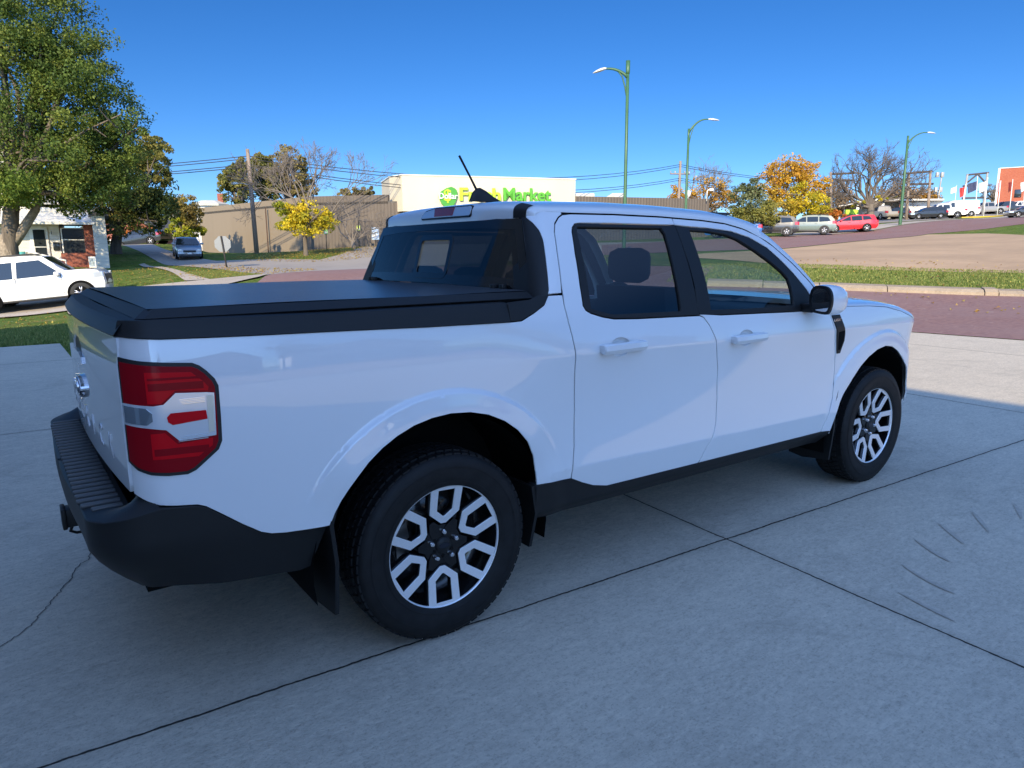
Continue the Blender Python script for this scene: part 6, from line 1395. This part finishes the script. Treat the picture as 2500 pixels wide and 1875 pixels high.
# ------------------------------------------------------------------ parked vehicles
CGLASS = pmat('car_dark_glass', (.015, .02, .023), .05, coat=.6)
CTYRE = pmat('car_tyre', (.02, .02, .02), .8)
CRIM = pmat('car_rim', (.62, .62, .64), .3, metal=.8)
CTRIM = pmat('car_black_trim', (.02, .02, .022), .5)
HEADL = pmat('headlamp_lens', (.62, .66, .70), .1, metal=.4, coat=1)
TAILL = pmat('tail_lens', (.40, .01, .012), .15, coat=1)
PLATE = pmat('plate_pale', (.65, .66, .68), .5)
def make_car(name, label, cat, W, body, cabin, wheels, wr, paint, windows, belt, tumble=.16, taper=.10, group=None, rails=False, clad=None, plate=False, rimr=.66):
    """body, cabin: closed outlines (x forward, z); windows: side panes in (x, z)"""
    r = empty(name, (0, 0, 0), 0, label, cat, group); x0 = min(p[0] for p in body); x1 = max(p[0] for p in body)
    def wy(x, z):
        x = np.asarray(x, float); z = np.asarray(z, float); w = W/2*(1-.05*smst(.55, .25, z)-.03*smst(belt-.25, belt, z))
        w = np.where(z > belt, w-(z-belt)*tumble*2.0, w)
        return w*(1-taper*smst(x1-.9, x1, x)-taper*.9*smst(x0+.7, x0, x))
    S = lambda a, b: np.stack([a, -wy(a, b), b], -1)
    def shell(outl, nm, mat, step, par, arch=False):
        o2 = densify(outl, step*1.2); A = np.array(o2); m = MB()
        for s in (-1, 1):
            V, F, L_ = tri2d(outl, step, edge_step=step*1.2); Y = wy(V[:, 0], V[:, 1]); P3 = np.stack([V[:, 0], s*Y, V[:, 1]], 1)
            m.add(P3, F, True)
        n = len(o2); G = []
        for t in np.linspace(-1, 1, 9):
            bul = .045*(1-t*t); c_ = A.mean(0); nd = (A-c_)/(np.linalg.norm(A-c_, axis=1)[:, None]); q = A+nd*bul*smst(.45, .7, A[:, 1])[:, None]
            G.append(np.stack([q[:, 0], t*wy(A[:, 0], A[:, 1]), q[:, 1]], 1))
        G = np.array(G); G = np.concatenate([G, G[:, :1]], 1); m.grid(G)
        me = m.build(nm, mat, par, auto=40)
        bm = bmesh.new(); bm.from_mesh(me.data); bmesh.ops.remove_doubles(bm, verts=bm.verts, dist=.002); bmesh.ops.recalc_face_normals(bm, faces=bm.faces); bm.to_mesh(me.data); bm.free(); me.data.set_sharp_from_angle(angle=math.radians(38)); return me
    # wheel arches are cut out of the body outline
    bo = []; cuts = sorted(wheels)
    low = [p for p in body]
    shell(body, 'body', paint, .09, r); shell(cabin, 'cabin', paint, .08, r)
    for w_ in windows:
        for mir in (False, True): panel('window', w_, S, CGLASS, r, step=.15, fold=.004, off=.006, edge_step=.1, mirror=mir)
    # windscreen and rear window
    def endpane(pa, pb, nm, out):
        m = MB(); G = []
        for t in np.linspace(.08, .92, 6):
            x = pa[0]+(pb[0]-pa[0])*t; z = pa[1]+(pb[1]-pa[1])*t; w = float(wy(np.array(x), np.array(z)))-.07
            G.append([(x+out*(.012+.05*(1-(y/w)**2)), y, z+.035*(1-(y/w)**2)*.6+.012) for y in np.linspace(-w, w, 9)])
        m.grid(np.array(G)); m.build(nm, CGLASS, r)
    fr = [p for p in cabin if p[1] <= min(q[1] for q in cabin)+.12]; tp = [p for p in cabin if p[1] >= max(q[1] for q in cabin)-.10]
    endpane(max(fr), max(tp), 'windscreen', 1); endpane(min(fr), min(tp), 'rear_window', -1)
    for cx in wheels:
        for s in (-1, 1):
            y = s*(W/2-.10)
            m = MB(); m.prism([(cx+wr*1.16*math.cos(t), wr+wr*1.16*math.sin(t)) for t in np.linspace(-.5, math.pi+.5, 20)], s*(W/2+.002), s*(W/2-.25), 1); m.build('wheel_arch', clad or DARK, r)
            m = MB(); m.lathe([(wr*.62, -.11), (wr*.9, -.115), (wr, -.08), (wr, .08), (wr*.9, .115), (wr*.62, .11)], (cx, y, wr), 1, 28); wh = m.build('wheel', CTYRE, r)
            m = MB(); yy = y+s*.105
            m.lathe([(wr*rimr, 0), (wr*rimr*.9, -s*.02), (wr*rimr*.88, -s*.06)], (cx, yy, wr), 1, 28)
            for k in range(5):
                g = k*2*math.pi/5+.3
                for gg in (-.16, .16):
                    a = (cx+.05*math.cos(g), yy-s*.01, wr+.05*math.sin(g)); b = (cx+wr*rimr*.93*math.cos(g+gg), yy-s*.005, wr+wr*rimr*.93*math.sin(g+gg)); m.tube([a, b], .022, 5)
            m.lathe([(0, s*.005), (.06, 0), (.07, -s*.02)], (cx, yy, wr), 1, 14); m.build('rim', CRIM, wh)
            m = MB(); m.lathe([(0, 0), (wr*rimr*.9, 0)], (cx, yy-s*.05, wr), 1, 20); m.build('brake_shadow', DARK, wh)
    for s in (-1, 1):
        xm = max(p[0] for p in windows[0])+.02; m = MB(); m.box(xm-.10, xm+.06, min(s*(W/2-.05), s*(W/2+.17)), max(s*(W/2-.05), s*(W/2+.17)), belt+.0, belt+.15, .04); m.build('door_mirror', paint, r)
    for w_ in windows[:2]:
        xa = min(p[0] for p in w_); 
        for s in (-1, 1):
            y = float(wy(np.array(xa+.15), np.array(belt-.12))); m = MB(); m.box(xa+.06, xa+.26, s*y-.02, s*y+.02, belt-.135, belt-.10, .01); m.build('door_handle', paint, r)
    if rails:
        zt = max(p[1] for p in cabin)
        for s in (-1, 1):
            m = MB(); m.tube([(min(tp)[0]+.15, s*(W/2-.28), zt+.0), (min(tp)[0]+.3, s*(W/2-.28), zt+.06), (max(tp)[0]-.3, s*(W/2-.28), zt+.06), (max(tp)[0]-.1, s*(W/2-.28), zt)], .02, 6); m.build('roof_rail', CTRIM, r)
    return r, wy
def lights(r, wy, x1, x0, hz, tz, W, hh=.16, th=.28, hl=.42):
    for s in (-1, 1):
        m = MB(); G = []
        for x in np.linspace(x1-hl, x1+.012, 7): 
            w = float(wy(np.array(min(x, x1)), np.array(hz))); G.append([(x+.004, s*(w+.012), hz-hh/2), (x+.006, s*(w+.014), hz), (x-.01, s*(w+.006), hz+hh/2)])
        wv = float(wy(np.array(x1), np.array(hz)))
        for k in (.9, .75, .62): G.append([(x1+.035, s*wv*k, hz-hh*.4), (x1+.04, s*wv*k, hz), (x1+.03, s*wv*k, hz+hh*.4)])
        m.grid(np.array(G)); m.build('headlight', HEADL, r)
        m = MB(); G = []
        for x in (x0+.32, x0+.15, x0-.004):
            w = float(wy(np.array(max(x, x0)), np.array(tz))); G.append([(x-.004, s*(w+.012), tz-th/2), (x-.008, s*(w+.014), tz), (x+.01, s*(w+.008), tz+th/2)])
        wv = float(wy(np.array(x0), np.array(tz)))
        for k in (.9, .75): G.append([(x0-.02, s*wv*k, tz-th/2), (x0-.03, s*wv*k, tz), (x0-.02, s*wv*k, tz+th/2)])
        m.grid(np.array(G)); m.build('tail_light', TAILL, r)
def low_trim(r, x0, x1, W, z0, z1, mat):
    m = MB(); m.box(x0, x1, -W/2+.02, W/2-.02, z0, z1, .03); m.build('sill', mat, r)
def paintm(name, c, metal=.0, rough=.35): return pmat(name, c, rough, metal=metal, coat=1, coat_rough=.03)
def put(r, u, v, d, heading, dz=0.0):
    """heading: angle of the car's nose, 0 = to the right of the view, 90 = away"""
    p = g3(u, v, d); a = YAW-math.pi/2+math.radians(heading); f = np.array([math.cos(a), math.sin(a)])
    zf, zr = float(gz(*(p[:2]+f*1.4))), float(gz(*(p[:2]-f*1.4))); r.location = (p[0], p[1], (zf+zr)/2+dz+.02); r.rotation_euler = (0, -math.atan2(zf-zr, 2.8), a)
# big white SUV on the lane at the left
body = [(-2.50, .42), (-2.53, .60), (-2.50, 1.10), (1.0, 1.12), (1.34, 1.27), (2.1, 1.245), (2.42, 1.18), (2.57, 1.04), (2.61, .70), (2.56, .42), (2.40, .30), (-2.30, .32)]
cab = [(-2.47, 1.08), (-2.40, 1.60), (-2.25, 1.84), (-1.6, 1.90), (.2, 1.90), (.72, 1.85), (1.34, 1.31), (1.46, 1.15), (1.0, 1.06)]
win = [[(-.16, 1.12), (-.10, 1.70), (.62, 1.72), (1.12, 1.29), (1.14, 1.14)], [(-1.12, 1.12), (-1.08, 1.70), (-.24, 1.71), (-.28, 1.12)], [(-2.25, 1.14), (-2.20, 1.68), (-1.24, 1.71), (-1.26, 1.12)]]
WHT = paintm('suv_white', (.80, .80, .79))
r, wy = make_car('parked_suv', 'big white SUV parked on the lane beyond the lawn at the left', 'SUV', 2.02, body, cab, (1.80, -1.20), .40, WHT, win, 1.10, .12, .10, rails=True)
lights(r, wy, 2.58, -2.52, 1.0, 1.15, 2.02, .22, .5, .30); low_trim(r, -2.1, 2.3, 2.0, .28, .38, CTRIM)
m = MB(); m.box(2.56, 2.64, -.62, .62, .62, 1.02, .03); m.build('grille', CTRIM, r); m = MB(); m.box(-.18, 1.2, -1.018, 1.018, .60, .63, .01); m.box(-1.14, -.24, -1.018, 1.018, .60, .63, .01); m.build('side_moulding', WHT, r)
for x in (-.21, -1.18, 1.24):
    m = MB(); m.box(x-.006, x+.006, -1.009, 1.009, .45, 1.14); m.build('door_gap', DARK, r)
put(r, 78, 663, 26.8, 20)
# silver sedan facing us
body = [(-2.25, .35), (-2.30, .60), (-2.22, .98), (-1.3, 1.02), (1.0, .98), (1.9, .86), (2.22, .70), (2.28, .45), (2.15, .24), (-2.1, .26)]
cab = [(-1.85, .98), (-1.1, 1.36), (-.4, 1.45), (.15, 1.43), (.62, 1.22), (1.15, .96)]
win = [[(.0, 1.02), (.05, 1.34), (.25, 1.32), (.85, 1.03)], [(-.95, 1.02), (-.9, 1.31), (-.06, 1.35), (-.08, 1.02)]]
SLV = paintm('sedan_silver', (.30, .33, .37), .5)
r, wy = make_car('parked_sedan', 'silver-blue sedan parked nose towards us on the side street near the stop sign', 'car', 1.80, body, cab, (1.35, -1.35), .32, SLV, win, 1.0, .2, .14)
lights(r, wy, 2.26, -2.26, .68, .80, 1.8, .16, .2, .45); m = MB(); m.box(2.24, 2.31, -.42, .42, .56, .70, .02); m.build('grille', CTRIM, r); m = MB(); m.box(2.27, 2.33, -.16, .16, .42, .53, .01); m.build('number_plate', PLATE, r); m = MB(); m.box(2.22, 2.30, -.7, .7, .24, .36, .03); m.build('lower_grille', CTRIM, r)
r.scale = (.86, .86, .86); put(r, 407, 569.5, 46, -62)
SLV_R = r
# dark car deep in the gap
DRK = paintm('dark_car_paint', (.02, .022, .03), .2)
r, wy = make_car('parked_sedan', 'very dark parked car deep in the gap under the rust coloured tree', 'car', 1.82, body, cab, (1.35, -1.35), .33, DRK, win, 1.0, .2, .12)
lights(r, wy, 2.26, -2.26, .68, .80, 1.8, .16, .2, .45); put(r, 312, 552, 60, 172)
# three cars parked up the hill street
xb = [(-2.28, .45), (-2.34, .65), (-2.24, 1.00), (1.05, 1.04), (1.95, .98), (2.25, .84), (2.33, .6), (2.2, .28), (-2.15, .30)]
xc = [(-2.22, .98), (-2.12, 1.30), (-1.85, 1.58), (-1.0, 1.66), (.0, 1.65), (.45, 1.55), (1.30, 1.02)]
xw = [[(.10, 1.08), (.14, 1.50), (.40, 1.47), (1.0, 1.10)], [(-.85, 1.08), (-.82, 1.52), (.04, 1.51), (.02, 1.08)], [(-1.85, 1.14), (-1.62, 1.46), (-.92, 1.52), (-.94, 1.08)]]
CHA = paintm('charcoal_paint', (.012, .0115, .013), 0)
r, wy = make_car('parked_suv', 'charcoal grey crossover partly hidden by the olive bush, first of the cars up the hill', 'SUV', 1.88, xb, xc, (1.38, -1.38), .37, CHA, xw, 1.05, .16, .10, 'cars parked up the hill street', clad=CTRIM, rimr=.74)
lights(r, wy, 2.3, -2.3, .84, 1.0, 1.88); low_trim(r, -1.9, 2.0, 1.9, .26, .36, CTRIM); put(r, 1660, 509, 60.5, 180-20)
SAGE = paintm('sage_paint', (.13, .17, .15), 0)
r, wy = make_car('parked_suv', 'pale sage green crossover parked between the charcoal and the red cars', 'SUV', 1.90, xb, xc, (1.38, -1.38), .37, SAGE, xw, 1.05, .15, .08, 'cars parked up the hill street', clad=CTRIM, rails=True, rimr=.72)
lights(r, wy, 2.3, -2.3, .84, 1.02, 1.9); low_trim(r, -2.0, 2.1, 1.92, .26, .44, CTRIM); put(r, 1742, 506, 63.5, 180-22)
sb_ = [(-2.25, .40), (-2.32, .60), (-2.20, .95), (-.9, .98), (1.0, .94), (1.85, .82), (2.28, .66), (2.34, .44), (2.2, .22), (-2.1, .24)]
sc_ = [(-2.18, .94), (-2.08, 1.22), (-1.95, 1.44), (-1.0, 1.50), (-.1, 1.47), (.35, 1.34), (1.18, .92)]
sw_ = [[(.02, .98), (.05, 1.37), (.28, 1.31), (.90, 1.00)], [(-.92, .98), (-.90, 1.40), (-.04, 1.38), (-.06, .98)], [(-1.75, 1.06), (-1.55, 1.33), (-1.0, 1.38), (-1.0, 1.00)]]
RED = paintm('red_paint', (.55, .012, .018), .1)
r, wy = make_car('parked_wagon', 'bright red estate car parked last in the row up the hill', 'car', 1.80, sb_, sc_, (1.36, -1.33), .33, RED, sw_, .96, .2, .12, 'cars parked up the hill street', rimr=.74)
lights(r, wy, 2.3, -2.3, .66, .86, 1.8, .14, .22, .5); put(r, 1832, 502, 66.0, 180-10)
# far vehicles by the low building
BLK = paintm('black_paint', (.015, .015, .017), .2)
r, wy = make_car('parked_car', 'black car cut by the right edge high on the hill street', 'car', 1.82, sb_, sc_, (1.36, -1.33), .34, BLK, sw_, .96, .2, .12, 'vehicles on the hill top', rimr=.7)
lights(r, wy, 2.3, -2.3, .66, .86, 1.8); put(r, 2218, 469, 88, 180-10)
def pickup(label, paint, u, v, d, head, H=1.0):
    b_ = [(-2.75, .50), (-2.80, .70), (-2.75, 1.08), (1.4, 1.12), (2.3, 1.08), (2.62, .92), (2.68, .6), (2.5, .36), (-2.6, .40)]; c_ = [(-.95, 1.08), (-.85, 1.70), (-.6, 1.82), (.3, 1.82), (.6, 1.74), (1.30, 1.10)]
    w_ = [[(.12, 1.16), (.15, 1.66), (.5, 1.65), (1.0, 1.17)], [(-.75, 1.16), (-.70, 1.66), (.05, 1.68), (.03, 1.16)]]
    r, wy = make_car('parked_pickup', label, 'pickup', 1.98, b_, c_, (1.75, -1.65), .40, paint, w_, 1.12, .13, .08, 'vehicles on the hill top'); lights(r, wy, 2.64, -2.78, .92, 1.0, 1.98); put(r, u, v, d, head); return r
def van(label, paint, u, v, d, head, wl=True):
    b_ = [(-2.6, .45), (-2.65, .7), (-2.6, 1.2), (1.6, 1.2), (2.35, 1.1), (2.55, .8), (2.5, .4), (-2.5, .38)]; c_ = [(-2.6, 1.18), (-2.56, 2.05), (-2.3, 2.15), (.8, 2.12), (1.15, 2.0), (1.9, 1.15)]
    w_ = [[(.55, 1.28), (.6, 1.9), (1.0, 1.85), (1.55, 1.28)]]
    r, wy = make_car('parked_van', label, 'van', 2.0, b_, c_, (1.65, -1.55), .37, paint, w_, 1.2, .06, .06, 'vehicles on the hill top'); lights(r, wy, 2.5, -2.62, .9, 1.1, 2.0); put(r, u, v, d, head); return r
WP2 = paintm('van_white', (.76, .76, .75))
van('white van parked left of the flags beside the white end wall', WP2, 2062, 474, 97, 175)
pickup('white pickup parked before the white van', WP2, 2030, 474, 93, 170)
pickup('black pickup parked before the red brick building', BLK, 2170, 464, 112, 178)
pickup('white pickup at the foot of the red brick building, right of the black one', WP2, 2198, 462, 116, 182)
pickup('dusty grey pickup behind the yellow kerb and flags', paintm('dusty_grey', (.22, .21, .20)), 2128, 466, 112, 172)
r, wy = make_car('parked_car', 'small dark car under the carport of the low building', 'car', 1.8, sb_, sc_, (1.36, -1.33), .33, DRK, sw_, .96, .2, .12, 'vehicles on the hill top'); lights(r, wy, 2.3, -2.3, .66, .86, 1.8); put(r, 1925, 474, 98, 185)
pickup('faded tan pickup parked left of the carport post', paintm('faded_tan', (.30, .27, .22)), 1900, 476, 97, 95)
r, wy = make_car('parked_car', 'black car parked between the white end wall and the white pickup', 'car', 1.8, sb_, sc_, (1.36, -1.33), .33, BLK, sw_, .96, .2, .12, 'vehicles on the hill top'); lights(r, wy, 2.3, -2.3, .66, .86, 1.8); put(r, 2000, 476, 92, 178)
r, wy = make_car('parked_car', 'blue car half hidden behind the truck roof and the olive bush', 'car', 1.8, sb_, sc_, (1.36, -1.33), .33, paintm('blue_paint', (.02, .12, .40), .2), sw_, .96, .2, .12, 'cars parked up the hill street'); lights(r, wy, 2.3, -2.3, .66, .86, 1.8); put(r, 1585, 511, 60.5, 180-25)
# ------------------------------------------------------------------ across the way on the right of the truck: seen only as reflections in its side
sheet('neighbour_lot', [(-12, -58), (-12, -17), (BE(-17), -17), (BE(-40), -40), (BE(-58), -58)], LOT, .012, 2.5)
for lab, x, y, w, h, dep, mt in (('pale block house across the lot on the right', 20, -46, 12, 3.6, 9, WPAINT), ('brown brick house across the lot on the right', 3, -50, 11, 4.2, 9, REDBR), ('grey house at the far right corner across the street', 40, -38, 12, 4.0, 9, pmat('grey_siding', (.33, .34, .35), .7))):
    r = empty('house', (x, y, float(gz(x, y))), math.pi, lab, 'house', 'houses across the lot'); m = MB(); m.box(-w/2, w/2, 0, dep, -.5, h); m.prism([(-w/2, h), (w/2, h), (0, h+2.6)], 0, dep, 1); m.build('wall', mt, r)
    m = MB()
    for s_ in (-1, 1):
        V = []
        for o in (0, .16): V += [(0, -.4, h+2.65+o), (s_*(w/2+.4), -.4, h-.25+o), (s_*(w/2+.4), dep+.4, h-.25+o), (0, dep+.4, h+2.65+o)]
        m.add(V, [(0, 1, 2, 3), (4, 5, 6, 7), (0, 1, 5, 4), (1, 2, 6, 5), (2, 3, 7, 6), (3, 0, 4, 7)])
    m.build('roof', SHING, r)
    for x0 in (-w*.35, w*.15):
        m = MB(); m.box(x0, x0+1.8, -.06, .02, 1.0, 2.5, .01); m.build('window', DGLASS, r)
for k, (x, y) in enumerate(((12, -44), (30, -40), (-6, -47))):
    B = np.array((x, y, float(gz(x, y)))); tree(('leafy tree across the lot, between the brown brick and the pale block houses', 'leafy tree across the lot, between the pale block and the grey houses', 'leafy tree across the lot, beyond the brown brick house on the garage side')[k], B, [(np.array((0, 0, 6.)), (3.2, 3.2, 2.6), 1, 0), (np.array((1.2, .5, 4.4)), (2.6, 2.6, 1.8), .8, 0)], 2500, .35, [OLIVE], 60+k, .3, .3, 6, 'trees across the lot', subn=40)
